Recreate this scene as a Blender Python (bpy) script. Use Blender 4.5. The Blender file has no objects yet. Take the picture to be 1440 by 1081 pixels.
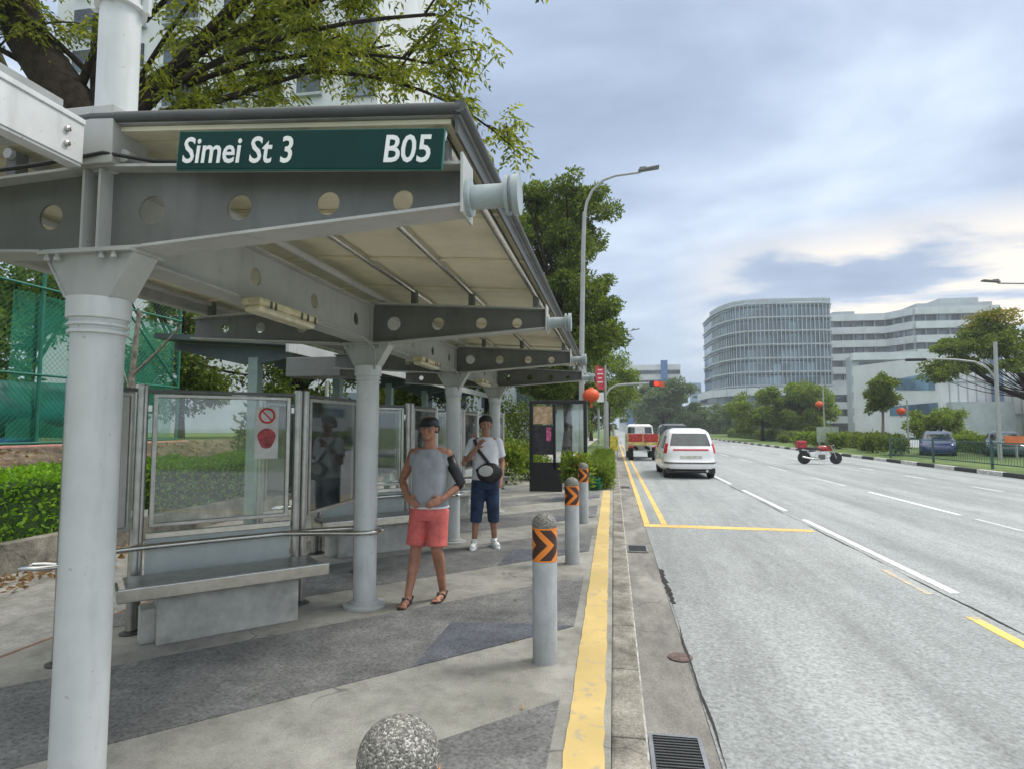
import bpy, bmesh, math, random
from mathutils import Vector, Matrix
R = math.radians
PI = math.pi
random.seed(7)
scene = bpy.context.scene
COL = scene.collection

# ------------------------------------------------------------------ camera
cam = bpy.data.cameras.new('camera'); cam_o = bpy.data.objects.new('camera', cam); COL.objects.link(cam_o)
cam.lens = 21.25; cam.sensor_width = 36; cam.clip_start = 0.05; cam.clip_end = 5000
yaw, pit = R(9.5), R(4.0)
fw = Vector((-math.sin(yaw)*math.cos(pit), math.cos(yaw)*math.cos(pit), math.sin(pit)))
rt = Vector((math.cos(yaw), math.sin(yaw), 0)); up = rt.cross(fw)
cam_o.matrix_world = Matrix(((rt.x, up.x, -fw.x, 0), (rt.y, up.y, -fw.y, 0), (rt.z, up.z, -fw.z, 1.6), (0, 0, 0, 1)))
scene.camera = cam_o
scene.view_settings.view_transform = 'Standard'; scene.view_settings.look = 'None'
scene.view_settings.exposure = 0.62; scene.view_settings.gamma = 1

# ------------------------------------------------------------------ sky and sun
SUN_EL, SUN_AZ = 52, 62          # azimuth clockwise from the road direction
world = bpy.data.worlds.new('World'); scene.world = world; world.use_nodes = True
nt = world.node_tree; N = nt.nodes; Lk = nt.links
for n in list(N): N.remove(n)
def nd(tree, typ, **kw):
    n = tree.nodes.new(typ)
    for k, v in kw.items(): setattr(n, k, v)
    return n
def math_(tree, op, a, b=None, c=None, clamp=False):
    n = tree.nodes.new('ShaderNodeMath'); n.operation = op; n.use_clamp = clamp
    for i, x in enumerate((a, b, c)):
        if x is None: continue
        if isinstance(x, (int, float)): n.inputs[i].default_value = x
        else: tree.links.new(x, n.inputs[i])
    return n.outputs[0]
def ramp(tree, fac, stops, interp='LINEAR'):
    n = tree.nodes.new('ShaderNodeValToRGB'); tree.links.new(fac, n.inputs[0]); cr = n.color_ramp; cr.interpolation = interp
    while len(cr.elements) < len(stops): cr.elements.new(0.5)
    for e, (p, c) in zip(cr.elements, stops):
        e.position = p; e.color = (c, c, c, 1) if isinstance(c, (int, float)) else (*c, 1)
    return n.outputs[0]
def mixc(tree, fac, a, b, mode='MIX'):
    n = tree.nodes.new('ShaderNodeMix'); n.data_type = 'RGBA'; n.blend_type = mode
    for s, x in ((n.inputs[0], fac), (n.inputs[6], a), (n.inputs[7], b)):
        if isinstance(x, (int, float)): s.default_value = x if s.type == 'VALUE' else (x, x, x, 1)
        elif isinstance(x, tuple): s.default_value = (*x, 1)
        else: tree.links.new(x, s)
    return n.outputs[2]
tc = nd(nt, 'ShaderNodeTexCoord'); sep = nd(nt, 'ShaderNodeSeparateXYZ'); Lk.new(tc.outputs['Generated'], sep.inputs[0])
X_, Y_, Z_ = sep.outputs
zc = math_(nt, 'MAXIMUM', Z_, 0.0)
den = math_(nt, 'ADD', zc, 0.16)
cmb = nd(nt, 'ShaderNodeCombineXYZ'); Lk.new(math_(nt, 'DIVIDE', X_, den), cmb.inputs[0]); Lk.new(math_(nt, 'DIVIDE', Y_, den), cmb.inputs[1])
mp = nd(nt, 'ShaderNodeMapping'); Lk.new(cmb.outputs[0], mp.inputs[0]); mp.inputs['Rotation'].default_value = (0, 0, R(28)); mp.inputs['Scale'].default_value = (0.80, 1.05, 1)
mp.inputs['Location'].default_value = (3.1, 1.7, 0)
n1 = nd(nt, 'ShaderNodeTexNoise'); Lk.new(mp.outputs[0], n1.inputs[0]); n1.inputs['Scale'].default_value = 1.25; n1.inputs['Detail'].default_value = 8; n1.inputs['Roughness'].default_value = 0.52; n1.inputs['Distortion'].default_value = 0.3
n2 = nd(nt, 'ShaderNodeTexNoise'); Lk.new(mp.outputs[0], n2.inputs[0]); n2.inputs['Scale'].default_value = 0.42; n2.inputs['Detail'].default_value = 3
cl = math_(nt, 'ADD', math_(nt, 'MULTIPLY', n1.outputs[0], 0.65), math_(nt, 'MULTIPLY', n2.outputs[0], 0.35))
cloud = ramp(nt, cl, [(0.37, (0.300, 0.380, 0.515)), (0.435, (0.375, 0.465, 0.610)), (0.50, (0.480, 0.58, 0.735)), (0.56, (0.63, 0.72, 0.84)), (0.65, (0.94, 0.96, 0.98))])
# warm break in the clouds low in the sky, to the right of the road
wd = Vector((math.sin(R(27)), math.cos(R(27)), 0.20)).normalized()
wdot = nd(nt, 'ShaderNodeVectorMath', operation='DOT_PRODUCT'); Lk.new(tc.outputs['Generated'], wdot.inputs[0]); wdot.inputs[1].default_value = wd
warm_az = ramp(nt, wdot.outputs['Value'], [(0.93, 0.0), (0.985, 1.0)])
warm_z = ramp(nt, Z_, [(0.10, 1.0), (0.24, 0.9), (0.30, 0.0)])
warm_n = ramp(nt, n1.outputs[0], [(0.44, 0.0), (0.52, 1.0)])
wf = math_(nt, 'MULTIPLY', math_(nt, 'MULTIPLY', warm_az, warm_z), warm_n)
cloud = mixc(nt, wf, cloud, (0.98, 0.88, 0.74))
# smooth pale band low over the road to the left of the break
low_z = ramp(nt, Z_, [(0.0, 0.9), (0.30, 0.0)])
lowf = math_(nt, 'MULTIPLY', low_z, math_(nt, 'SUBTRACT', 1.0, warm_az))
cloud = mixc(nt, lowf, cloud, (0.45, 0.545, 0.66))
# overcast sky, extra brightness added out of view overhead and behind to light surfaces
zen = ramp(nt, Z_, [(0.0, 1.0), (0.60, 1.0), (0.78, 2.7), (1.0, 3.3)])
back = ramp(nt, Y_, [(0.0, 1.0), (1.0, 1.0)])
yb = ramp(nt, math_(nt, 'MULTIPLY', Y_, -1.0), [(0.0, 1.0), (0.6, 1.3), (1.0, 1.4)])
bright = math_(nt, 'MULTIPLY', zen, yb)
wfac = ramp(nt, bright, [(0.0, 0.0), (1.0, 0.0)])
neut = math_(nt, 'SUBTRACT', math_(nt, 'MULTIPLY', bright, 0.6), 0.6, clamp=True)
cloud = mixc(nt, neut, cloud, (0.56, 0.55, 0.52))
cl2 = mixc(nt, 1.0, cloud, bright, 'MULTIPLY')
sky = nd(nt, 'ShaderNodeTexSky', sky_type='NISHITA', sun_disc=False, sun_elevation=R(SUN_EL), sun_rotation=R(SUN_AZ), air_density=1.0, dust_density=2.0)
bg1 = nd(nt, 'ShaderNodeBackground'); Lk.new(sky.outputs[0], bg1.inputs[0]); bg1.inputs[1].default_value = 0.10
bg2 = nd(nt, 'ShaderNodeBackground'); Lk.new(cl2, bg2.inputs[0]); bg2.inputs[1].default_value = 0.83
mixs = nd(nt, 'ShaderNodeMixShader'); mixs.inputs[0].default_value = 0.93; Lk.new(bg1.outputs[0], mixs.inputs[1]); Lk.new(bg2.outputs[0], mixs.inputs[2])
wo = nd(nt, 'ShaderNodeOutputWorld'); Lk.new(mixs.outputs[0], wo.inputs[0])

sun = bpy.data.lights.new('sun', 'SUN'); sun_o = bpy.data.objects.new('sun', sun); COL.objects.link(sun_o)
sun.energy = 1.5; sun.angle = R(16); sun.color = (1, 0.96, 0.90)
sd = Vector((math.sin(R(SUN_AZ))*math.cos(R(SUN_EL)), math.cos(R(SUN_AZ))*math.cos(R(SUN_EL)), math.sin(R(SUN_EL))))
sun_o.rotation_euler = sd.to_track_quat('Z', 'Y').to_euler(); sun_o.location = (0, 0, 60)

# ------------------------------------------------------------------ materials
def base_mat(name):
    m = bpy.data.materials.new(name); m.use_nodes = True
    t = m.node_tree; b = t.nodes['Principled BSDF']
    return m, t, b
def mat(name, col, rough=0.6, metal=0.0, var=0.12, scale=6.0, bump=0.0, bscale=60.0, col2=None, spec=0.5, coat=0.0, detail=6, grime=0.0):
    """paint or stone with blotchy wear: colour drifts between col and col2"""
    m, t, b = base_mat(name)
    tc = nd(t, 'ShaderNodeTexCoord')
    n = nd(t, 'ShaderNodeTexNoise'); t.links.new(tc.outputs['Object'], n.inputs[0]); n.inputs['Scale'].default_value = scale; n.inputs['Detail'].default_value = detail; n.inputs['Roughness'].default_value = 0.65
    c2 = col2 or tuple(max(0, c*(1-var*2.2)) for c in col)
    c1 = col if col2 else tuple(min(1, c*(1+var*0.6)) for c in col)
    cc = ramp(t, n.outputs[0], [(0.33, c2), (0.62, c1)])
    if grime:
        gm = nd(t, 'ShaderNodeMapping'); t.links.new(tc.outputs['Object'], gm.inputs[0]); gm.inputs['Scale'].default_value = (11, 11, 1.7)
        gn = nd(t, 'ShaderNodeTexNoise'); t.links.new(gm.outputs[0], gn.inputs[0]); gn.inputs['Scale'].default_value = 1.0; gn.inputs['Detail'].default_value = 6
        gs = ramp(t, gn.outputs[0], [(0.54, 1.0), (0.74, 1-grime*.7)])
        sn = nd(t, 'ShaderNodeTexNoise'); t.links.new(tc.outputs['Object'], sn.inputs[0]); sn.inputs['Scale'].default_value = 38; sn.inputs['Detail'].default_value = 3
        chip = ramp(t, sn.outputs[0], [(0.70, 0.0), (0.73, grime*1.4)])
        cc = mixc(t, 1.0, cc, gs, 'MULTIPLY'); cc = mixc(t, chip, cc, (0.13, 0.11, 0.085))
        sz = nd(t, 'ShaderNodeSeparateXYZ'); t.links.new(tc.outputs['Object'], sz.inputs[0])
        low = math_(t, 'MULTIPLY', ramp(t, math_(t, 'ADD', sz.outputs[2], math_(t, 'MULTIPLY', gn.outputs[0], 0.25)), [(0.10, 1.0), (0.36, 0.0)]), grime*1.5)
        cc = mixc(t, low, cc, (0.16, 0.15, 0.12))
    t.links.new(cc, b.inputs['Base Color'])
    b.inputs['Roughness'].default_value = rough; b.inputs['Metallic'].default_value = metal; b.inputs['Specular IOR Level'].default_value = spec
    b.inputs['Coat Weight'].default_value = coat
    if bump:
        n3 = nd(t, 'ShaderNodeTexNoise'); t.links.new(tc.outputs['Object'], n3.inputs[0]); n3.inputs['Scale'].default_value = bscale; n3.inputs['Detail'].default_value = 4
        bp = nd(t, 'ShaderNodeBump'); bp.inputs['Strength'].default_value = bump; bp.inputs['Distance'].default_value = 0.01
        t.links.new(n3.outputs[0], bp.inputs['Height']); t.links.new(bp.outputs[0], b.inputs['Normal'])
    return m
def ground_mat(name, base, dark, light, speck=0.5, mids=1.0, tracks=0, cracks=True, stretch=(1, 1, 1), fine=220.0, big=0.7):
    m, t, b = base_mat(name)
    tc = nd(t, 'ShaderNodeTexCoord'); mp = nd(t, 'ShaderNodeMapping'); t.links.new(tc.outputs['Object'], mp.inputs[0]); mp.inputs['Scale'].default_value = stretch
    def noise(s, d=5, r=0.6, src=None):
        n = nd(t, 'ShaderNodeTexNoise'); t.links.new(src or mp.outputs[0], n.inputs[0]); n.inputs['Scale'].default_value = s; n.inputs['Detail'].default_value = d; n.inputs['Roughness'].default_value = r; return n.outputs[0]
    a = ramp(t, noise(big, 6, 0.65), [(0.30, dark), (0.52, base), (0.72, light)])
    mid = ramp(t, noise(6.0, 6, 0.7), [(0.30, 1-.28*mids), (0.5, 1.0), (0.75, 1+.18*mids)])
    c = mixc(t, 1.0, a, mid, 'MULTIPLY')
    v = nd(t, 'ShaderNodeTexVoronoi'); t.links.new(tc.outputs['Object'], v.inputs[0]); v.inputs['Scale'].default_value = fine
    sp = ramp(t, noise(fine*0.6, 3, 0.7, tc.outputs['Object']), [(0.34, 1-speck), (0.5, 1.0), (0.66, 1+speck*0.7)])
    c = mixc(t, 1.0, c, sp, 'MULTIPLY')
    if tracks:
        sm = nd(t, 'ShaderNodeMapping'); t.links.new(tc.outputs['Object'], sm.inputs[0]); sm.inputs['Scale'].default_value = (1.1, .035, 1)
        c = mixc(t, 1.0, c, ramp(t, noise(1.0, 4, .6, sm.outputs[0]), [(0.36, 1-tracks), (0.56, 1.0), (0.72, 1+tracks*.4)]), 'MULTIPLY')
        c = mixc(t, ramp(t, noise(.9, 2, .5, tc.outputs['Object']), [(0.66, 0.0), (0.72, .35)]), c, (0.17, 0.17, 0.165))
        c = mixc(t, 1.0, c, ramp(t, noise(28, 4, .7, tc.outputs['Object']), [(0.36, .80), (0.5, 1.0), (0.66, 1.16)]), 'MULTIPLY')
    if cracks:
        dn = nd(t, 'ShaderNodeTexNoise'); t.links.new(tc.outputs['Object'], dn.inputs[0]); dn.inputs['Scale'].default_value = 2.5
        ad = mixc(t, 0.35, tc.outputs['Object'], dn.outputs['Color'])
        vo = nd(t, 'ShaderNodeTexVoronoi', feature='DISTANCE_TO_EDGE'); t.links.new(ad, vo.inputs[0]); vo.inputs['Scale'].default_value = 0.8
        ck = ramp(t, vo.outputs['Distance'], [(0.0, 0.45), (0.006, 1.0)])
        gate = ramp(t, noise(0.6, 2), [(0.50, 0.0), (0.56, 1.0)])
        c = mixc(t, gate, c, mixc(t, 1.0, c, ck, 'MULTIPLY'))
    t.links.new(c, b.inputs['Base Color']); b.inputs['Roughness'].default_value = 0.85; b.inputs['Specular IOR Level'].default_value = 0.3
    bp = nd(t, 'ShaderNodeBump'); bp.inputs['Strength'].default_value = 0.5; bp.inputs['Distance'].default_value = 0.004
    t.links.new(sp, bp.inputs['Height']); t.links.new(bp.outputs[0], b.inputs['Normal'])
    return m
def leaf_mat(name, a, b_, trans=0.35, rough=0.5):
    m = bpy.data.materials.new(name); m.use_nodes = True; t = m.node_tree
    b = t.nodes['Principled BSDF']; out = t.nodes['Material Output']
    g = nd(t, 'ShaderNodeNewGeometry')
    c = ramp(t, g.outputs['Random Per Island'], [(0.0, a), (0.6, tuple((x+y)/2 for x, y in zip(a, b_))), (1.0, b_)])
    t.links.new(c, b.inputs['Base Color']); b.inputs['Roughness'].default_value = rough; b.inputs['Specular IOR Level'].default_value = 0.35
    tr = nd(t, 'ShaderNodeBsdfTranslucent'); t.links.new(mixc(t, 1.0, c, (1.5, 1.6, 0.7), 'MULTIPLY'), tr.inputs[0])
    mx = nd(t, 'ShaderNodeMixShader'); mx.inputs[0].default_value = trans
    t.links.new(b.outputs[0], mx.inputs[1]); t.links.new(tr.outputs[0], mx.inputs[2]); t.links.new(mx.outputs[0], out.inputs[0])
    return m
def glass_mat(name, tint=(0.93, 0.97, 0.95), refl=0.14, dirt=0.10):
    m = bpy.data.materials.new(name); m.use_nodes = True; t = m.node_tree; t.nodes.remove(t.nodes['Principled BSDF']); out = t.nodes['Material Output']
    tr = nd(t, 'ShaderNodeBsdfTransparent'); tr.inputs[0].default_value = (*tint, 1)
    gl = nd(t, 'ShaderNodeBsdfGlossy'); gl.inputs['Roughness'].default_value = 0.03
    fr = nd(t, 'ShaderNodeFresnel'); fr.inputs[0].default_value = 1.5
    mx = nd(t, 'ShaderNodeMixShader'); t.links.new(math_(t, 'ADD', fr.outputs[0], refl-0.04, clamp=True), mx.inputs[0]); t.links.new(tr.outputs[0], mx.inputs[1]); t.links.new(gl.outputs[0], mx.inputs[2])
    tc = nd(t, 'ShaderNodeTexCoord'); n = nd(t, 'ShaderNodeTexNoise'); t.links.new(tc.outputs['Object'], n.inputs[0]); n.inputs['Scale'].default_value = 5; n.inputs['Detail'].default_value = 8
    df = nd(t, 'ShaderNodeBsdfDiffuse'); df.inputs[0].default_value = (0.55, 0.58, 0.55, 1)
    m2 = nd(t, 'ShaderNodeMixShader'); t.links.new(ramp(t, n.outputs[0], [(0.35, dirt*0.3), (0.7, dirt*1.8)]), m2.inputs[0]); t.links.new(mx.outputs[0], m2.inputs[1]); t.links.new(df.outputs[0], m2.inputs[2])
    t.links.new(m2.outputs[0], out.inputs[0]); return m

M = {}
M['asphalt'] = ground_mat('asphalt', (0.325, 0.345, 0.345), (0.275, 0.292, 0.292), (0.365, 0.385, 0.38), speck=0.26, cracks=False, mids=.5, tracks=.22, stretch=(1, 0.25, 1), fine=75)
M['gutter'] = ground_mat('gutter_concrete', (0.24, 0.23, 0.21), (0.13, 0.125, 0.11), (0.36, 0.345, 0.31), speck=0.25, stretch=(1, 0.4, 1), fine=120, big=2.0)
M['kerbtop'] = ground_mat('kerb_concrete', (0.25, 0.235, 0.20), (0.09, 0.085, 0.07), (0.42, 0.40, 0.34), speck=0.35, fine=110, big=2.6)
M['concrete'] = ground_mat('walk_concrete', (0.305, 0.298, 0.265), (0.18, 0.177, 0.152), (0.40, 0.39, 0.352), speck=0.18, fine=140, big=0.9)
M['band'] = ground_mat('dark_band', (0.172, 0.174, 0.169), (0.108, 0.110, 0.108), (0.275, 0.275, 0.262), speck=0.40, fine=70, big=1.4, cracks=False)
M['slate'] = ground_mat('slate', (0.115, 0.125, 0.145), (0.085, 0.092, 0.108), (0.16, 0.17, 0.19), speck=0.3, fine=80, big=1.6, cracks=False)
M['path'] = ground_mat('path_concrete', (0.38, 0.37, 0.34), (0.24, 0.235, 0.21), (0.48, 0.46, 0.43), speck=0.2, fine=90, big=2.2)
M['soil'] = ground_mat('soil', (0.13, 0.10, 0.07), (0.07, 0.055, 0.04), (0.24, 0.19, 0.13), speck=0.5, cracks=False, fine=50, big=3.0)
M['grass'] = ground_mat('grass', (0.105, 0.16, 0.040), (0.06, 0.10, 0.025), (0.18, 0.23, 0.07), speck=0.5, cracks=False, fine=60, big=0.6)
def paint_mat(name, col, under, wear=0.5, scale=9.0):
    m, t, b = base_mat(name); tc = nd(t, 'ShaderNodeTexCoord')
    n = nd(t, 'ShaderNodeTexNoise'); t.links.new(tc.outputs['Object'], n.inputs[0]); n.inputs['Scale'].default_value = scale; n.inputs['Detail'].default_value = 8; n.inputs['Roughness'].default_value = 0.75
    n2 = nd(t, 'ShaderNodeTexNoise'); t.links.new(tc.outputs['Object'], n2.inputs[0]); n2.inputs['Scale'].default_value = 1.3; n2.inputs['Detail'].default_value = 5
    f = ramp(t, n.outputs[0], [(wear-0.16, 1.0), (wear-0.08, 0.0)])
    c = mixc(t, ramp(t, n2.outputs[0], [(0.35, 0.0), (0.65, 1.0)]), tuple(x*0.78 for x in col), col)
    t.links.new(mixc(t, f, c, under), b.inputs['Base Color']); b.inputs['Roughness'].default_value = 0.75
    bp = nd(t, 'ShaderNodeBump'); bp.inputs['Strength'].default_value = 0.4; bp.inputs['Distance'].default_value = 0.004; t.links.new(n.outputs[0], bp.inputs['Height']); t.links.new(bp.outputs[0], b.inputs['Normal'])
    return m
M['yellow'] = paint_mat('yellow_strip_paint', (0.66, 0.49, 0.19), (0.42, 0.35, 0.22), 0.54)
M['yroad'] = paint_mat('yellow_road_paint', (0.85, 0.55, 0.14), (0.34, 0.33, 0.28), 0.56, 14)
M['yfaint'] = paint_mat('faint_yellow_paint', (0.78, 0.55, 0.25), (0.36, 0.37, 0.36), 0.66, 14)
M['wroad'] = paint_mat('white_road_paint', (0.82, 0.83, 0.82), (0.34, 0.35, 0.345), 0.54, 14)
M['wfaint'] = paint_mat('faint_white_paint', (0.62, 0.63, 0.63), (0.38, 0.39, 0.39), 0.58, 14)
M['steel_paint'] = mat('light_grey_paint', (0.46, 0.47, 0.46), 0.42, 0, 0.07, 3.0, 0.05, 30, grime=.3)
M['column_paint'] = mat('column_paint', (0.60, 0.62, 0.605), 0.40, 0, 0.05, 2.5, 0.04, 30, grime=.26)
M['beam_paint'] = mat('beam_paint', (0.155, 0.158, 0.148), 0.45, 0, 0.08, 2.5, 0.04, 30, grime=.30)
M['beam_light'] = mat('beam_light_paint', (0.45, 0.455, 0.43), 0.42, 0, 0.06, 2.5, grime=.26)
M['lining'] = mat('beige_lining', (0.72, 0.67, 0.49), 0.55, 0, 0.10, 1.6, 0.03, 30)
M['trim'] = mat('dark_roof_trim', (0.075, 0.08, 0.078), 0.6, 0, 0.10, 4)
M['roofskin'] = mat('roof_skin', (0.32, 0.33, 0.32), 0.5)
M['stainless'] = mat('stainless_steel', (0.62, 0.61, 0.57), 0.24, 1.0, 0.08, 14)
M['dull_steel'] = mat('dull_steel', (0.50, 0.49, 0.46), 0.36, 1.0, 0.10, 9)
M['dark_steel'] = mat('dark_steel', (0.13, 0.13, 0.125), 0.4, 0.6, 0.1, 9)
M['bench_conc'] = mat('bench_concrete', (0.47, 0.46, 0.41), 0.85, 0, 0.16, 4, 0.5, 90)
M['glass'] = glass_mat('screen_glass', refl=.10, dirt=.05)
M['frosted'] = mat('pale_panel', (0.52, 0.56, 0.53), 0.35, 0, 0.06, 4)
M['greypanel'] = mat('grey_panel', (0.50, 0.50, 0.46), 0.4, 0, 0.10, 2)
M['signgreen'] = mat('sign_green', (0.001, 0.036, 0.031), 0.6, 0, 0.05, 6, spec=.2)
M['white'] = mat('white_paint', (0.80, 0.81, 0.79), 0.45, 0, 0.04, 5)
M['cream'] = mat('aged_cream_plastic', (0.62, 0.55, 0.34), 0.5, 0, 0.18, 14)
M['black'] = mat('black_plastic', (0.012, 0.012, 0.013), 0.4, 0, 0.1, 8)
M['rubber'] = mat('black_rubber', (0.02, 0.02, 0.02), 0.75, 0, 0.1, 20)
M['bark'] = mat('bark', (0.045, 0.034, 0.024), 0.95, 0, 0.3, 9, 1.0, 30, col2=(0.014, 0.011, 0.008), spec=.2)
M['barkpale'] = mat('pale_bark', (0.24, 0.21, 0.17), 0.9, 0, 0.3, 12, 0.8, 40)
M['leafA'] = leaf_mat('near_leaf', (0.045, 0.075, 0.010), (0.34, 0.34, 0.035), 0.55)
M['leafB'] = leaf_mat('deep_leaf', (0.030, 0.065, 0.012), (0.22, 0.27, 0.035), 0.38)
M['leafC'] = leaf_mat('bright_leaf', (0.045, 0.10, 0.014), (0.27, 0.33, 0.04), 0.4)
M['leafY'] = leaf_mat('yellowing_leaf', (0.10, 0.12, 0.015), (0.32, 0.24, 0.02), 0.35)
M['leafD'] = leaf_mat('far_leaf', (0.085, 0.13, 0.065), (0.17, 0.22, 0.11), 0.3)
M['hedge'] = leaf_mat('hedge_leaf', (0.09, 0.22, 0.012), (0.30, 0.50, 0.04), 0.4)
M['litter'] = leaf_mat('dry_leaf', (0.20, 0.10, 0.035), (0.42, 0.28, 0.15), 0.15)
M['green_pipe'] = mat('green_fence_paint', (0.02, 0.17, 0.11), 0.45, 0, 0.1, 5)
M['darkgreen'] = mat('dark_green_grey_paint', (0.075, 0.105, 0.10), 0.5, 0, 0.1, 4)
M['palegreen'] = mat('pale_green_grey_paint', (0.26, 0.34, 0.31), 0.5, 0, 0.1, 4)
M['tarp'] = mat('green_tarpaulin', (0.012, 0.17, 0.13), 0.4, 0, 0.25, 3)
M['track'] = mat('pink_coping', (0.60, 0.30, 0.27), 0.8, 0, 0.1, 6)
M['bluebarrel'] = mat('blue_paint', (0.05, 0.20, 0.50), 0.5)
def net_mat(name, col, alpha):
    m = bpy.data.materials.new(name); m.use_nodes = True; t = m.node_tree; b = t.nodes['Principled BSDF']; out = t.nodes['Material Output']
    b.inputs['Base Color'].default_value = (*col, 1); b.inputs['Roughness'].default_value = 0.7
    tr = nd(t, 'ShaderNodeBsdfTransparent'); mx = nd(t, 'ShaderNodeMixShader')
    tc = nd(t, 'ShaderNodeTexCoord'); n = nd(t, 'ShaderNodeTexNoise'); t.links.new(tc.outputs['Object'], n.inputs[0]); n.inputs['Scale'].default_value = 1.6; n.inputs['Detail'].default_value = 6
    t.links.new(ramp(t, n.outputs[0], [(0.35, alpha-0.1), (0.65, alpha+0.12)]), mx.inputs[0]); t.links.new(tr.outputs[0], mx.inputs[1]); t.links.new(b.outputs[0], mx.inputs[2]); t.links.new(mx.outputs[0], out.inputs[0]); return m
M['net'] = net_mat('green_net', (0.03, 0.36, 0.22), 0.38)

# ------------------------------------------------------------------ mesh builder
class MB:
    def __init__(s): s.v = []; s.f = []; s.m = []
    def add(s, vs, fs, mi=0):
        o = len(s.v); s.v += [tuple(v) for v in vs]; s.f += [tuple(o+i for i in f) for f in fs]; s.m += [mi]*len(fs); return s
    def box(s, c, size, rz=0, mi=0, rot=None):
        hx, hy, hz = size[0]/2, size[1]/2, size[2]/2
        Mx = rot or Matrix.Rotation(rz, 3, 'Z'); c = Vector(c)
        vs = [c + Mx @ Vector((x*hx, y*hy, z*hz)) for x in (-1, 1) for y in (-1, 1) for z in (-1, 1)]
        return s.add(vs, [(0, 1, 3, 2), (4, 6, 7, 5), (0, 4, 5, 1), (2, 3, 7, 6), (0, 2, 6, 4), (1, 5, 7, 3)], mi)
    def bar(s, p0, p1, w, h, mi=0):
        """box beam from p0 to p1, w across, h in the upward direction"""
        p0, p1 = Vector(p0), Vector(p1); d = (p1-p0); L = d.length; d.normalize()
        side = d.cross(Vector((0, 0, 1)));
        if side.length < 1e-4: side = Vector((1, 0, 0))
        side.normalize(); u = side.cross(d)
        rot = Matrix((side, d, u)).transposed()
        return s.box((p0+p1)/2, (w, L, h), mi=mi, rot=rot)
    def tube(s, pts, r, n=12, mi=0, cap=True, closed=False):
        pts = [Vector(p) for p in pts]; k = len(pts)
        rr = r if isinstance(r, (list, tuple)) else [r]*k
        ref = None; rings = []
        for i, p in enumerate(pts):
            if closed: d = pts[(i+1) % k] - pts[i-1]
            else: d = (pts[min(i+1, k-1)] - pts[max(i-1, 0)])
            d.normalize()
            if ref is None:
                ref = d.cross(Vector((0, 0, 1)) if abs(d.z) < 0.9 else Vector((1, 0, 0)))
            ref = (ref - d*ref.dot(d)).normalized(); b = d.cross(ref)
            rings.append([p + (ref*math.cos(2*PI*j/n) + b*math.sin(2*PI*j/n))*rr[i] for j in range(n)])
        vs = [v for rg in rings for v in rg]; fs = []
        for i in range(k if closed else k-1):
            a = i*n; b2 = ((i+1) % k)*n
            for j in range(n):
                fs.append((a+j, a+(j+1) % n, b2+(j+1) % n, b2+j))
        if cap and not closed: fs += [tuple(range(n))[::-1], tuple(range((k-1)*n, k*n))]
        return s.add(vs, fs, mi)
    def lathe(s, prof, c=(0, 0, 0), n=28, mi=0, axis='Z'):
        vs = []; fs = []
        for r, z in prof:
            for j in range(n):
                a = 2*PI*j/n; x, y = r*math.cos(a), r*math.sin(a)
                v = (x, y, z) if axis == 'Z' else ((z, x, y) if axis == 'X' else (x, z, y))
                vs.append((v[0]+c[0], v[1]+c[1], v[2]+c[2]))
        for i in range(len(prof)-1):
            for j in range(n): fs.append((i*n+j, i*n+(j+1) % n, (i+1)*n+(j+1) % n, (i+1)*n+j))
        fs += [tuple(range(n))[::-1], tuple(range((len(prof)-1)*n, len(prof)*n))]
        return s.add(vs, fs, mi)
    def prism(s, poly, z0, z1, mi=0):
        n = len(poly); vs = [(x, y, z0) for x, y in poly] + [(x, y, z1) for x, y in poly]
        return s.add(vs, [tuple(range(n))[::-1], tuple(range(n, 2*n))] + [(i, (i+1) % n, n+(i+1) % n, n+i) for i in range(n)], mi)
    def slab(s, poly3, off, mi=0):
        """planar polygon given thickness by vector off"""
        n = len(poly3); off = Vector(off); vs = [Vector(p) for p in poly3] + [Vector(p)+off for p in poly3]
        return s.add(vs, [tuple(range(n))[::-1], tuple(range(n, 2*n))] + [(i, (i+1) % n, n+(i+1) % n, n+i) for i in range(n)], mi)
    def ball(s, c, r, n=14, mi=0):
        rx, ry, rz = r if isinstance(r, tuple) else (r, r, r); vs = []; fs = []; h = n//2
        for i in range(h+1):
            th = PI*i/h
            for j in range(n): vs.append((c[0]+rx*math.sin(th)*math.cos(2*PI*j/n), c[1]+ry*math.sin(th)*math.sin(2*PI*j/n), c[2]+rz*math.cos(th)))
        for i in range(h):
            for j in range(n): fs.append((i*n+j, (i+1)*n+j, (i+1)*n+(j+1) % n, i*n+(j+1) % n))
        return s.add(vs, fs, mi)
    def build(s, name, mats, parent=None, smooth=None, bevel=0, fix=True, loc=None):
        me = bpy.data.meshes.new(name); me.from_pydata(s.v, [], s.f)
        if not isinstance(mats, (list, tuple)): mats = [mats]
        for m in mats: me.materials.append(m if not isinstance(m, str) else M[m])
        me.polygons.foreach_set('material_index', s.m)
        if fix:
            bm = bmesh.new(); bm.from_mesh(me); bmesh.ops.remove_doubles(bm, verts=bm.verts, dist=1e-5); bmesh.ops.recalc_face_normals(bm, faces=bm.faces); bm.to_mesh(me); bm.free()
        if smooth is not None:
            me.polygons.foreach_set('use_smooth', [True]*len(me.polygons)); me.set_sharp_from_angle(angle=R(smooth))
        o = bpy.data.objects.new(name, me); COL.objects.link(o)
        if bevel:
            b = o.modifiers.new('bevel', 'BEVEL'); b.width = bevel; b.segments = 2; b.limit_method = 'ANGLE'; b.angle_limit = R(40)
        if parent: o.parent = parent
        if loc: o.location = loc
        return o
def tag(o, label=None, cat=None, group=None, kind=None):
    if label: o['label'] = label
    if cat: o['category'] = cat
    if group: o['group'] = group
    if kind: o['kind'] = kind
    return o
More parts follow.
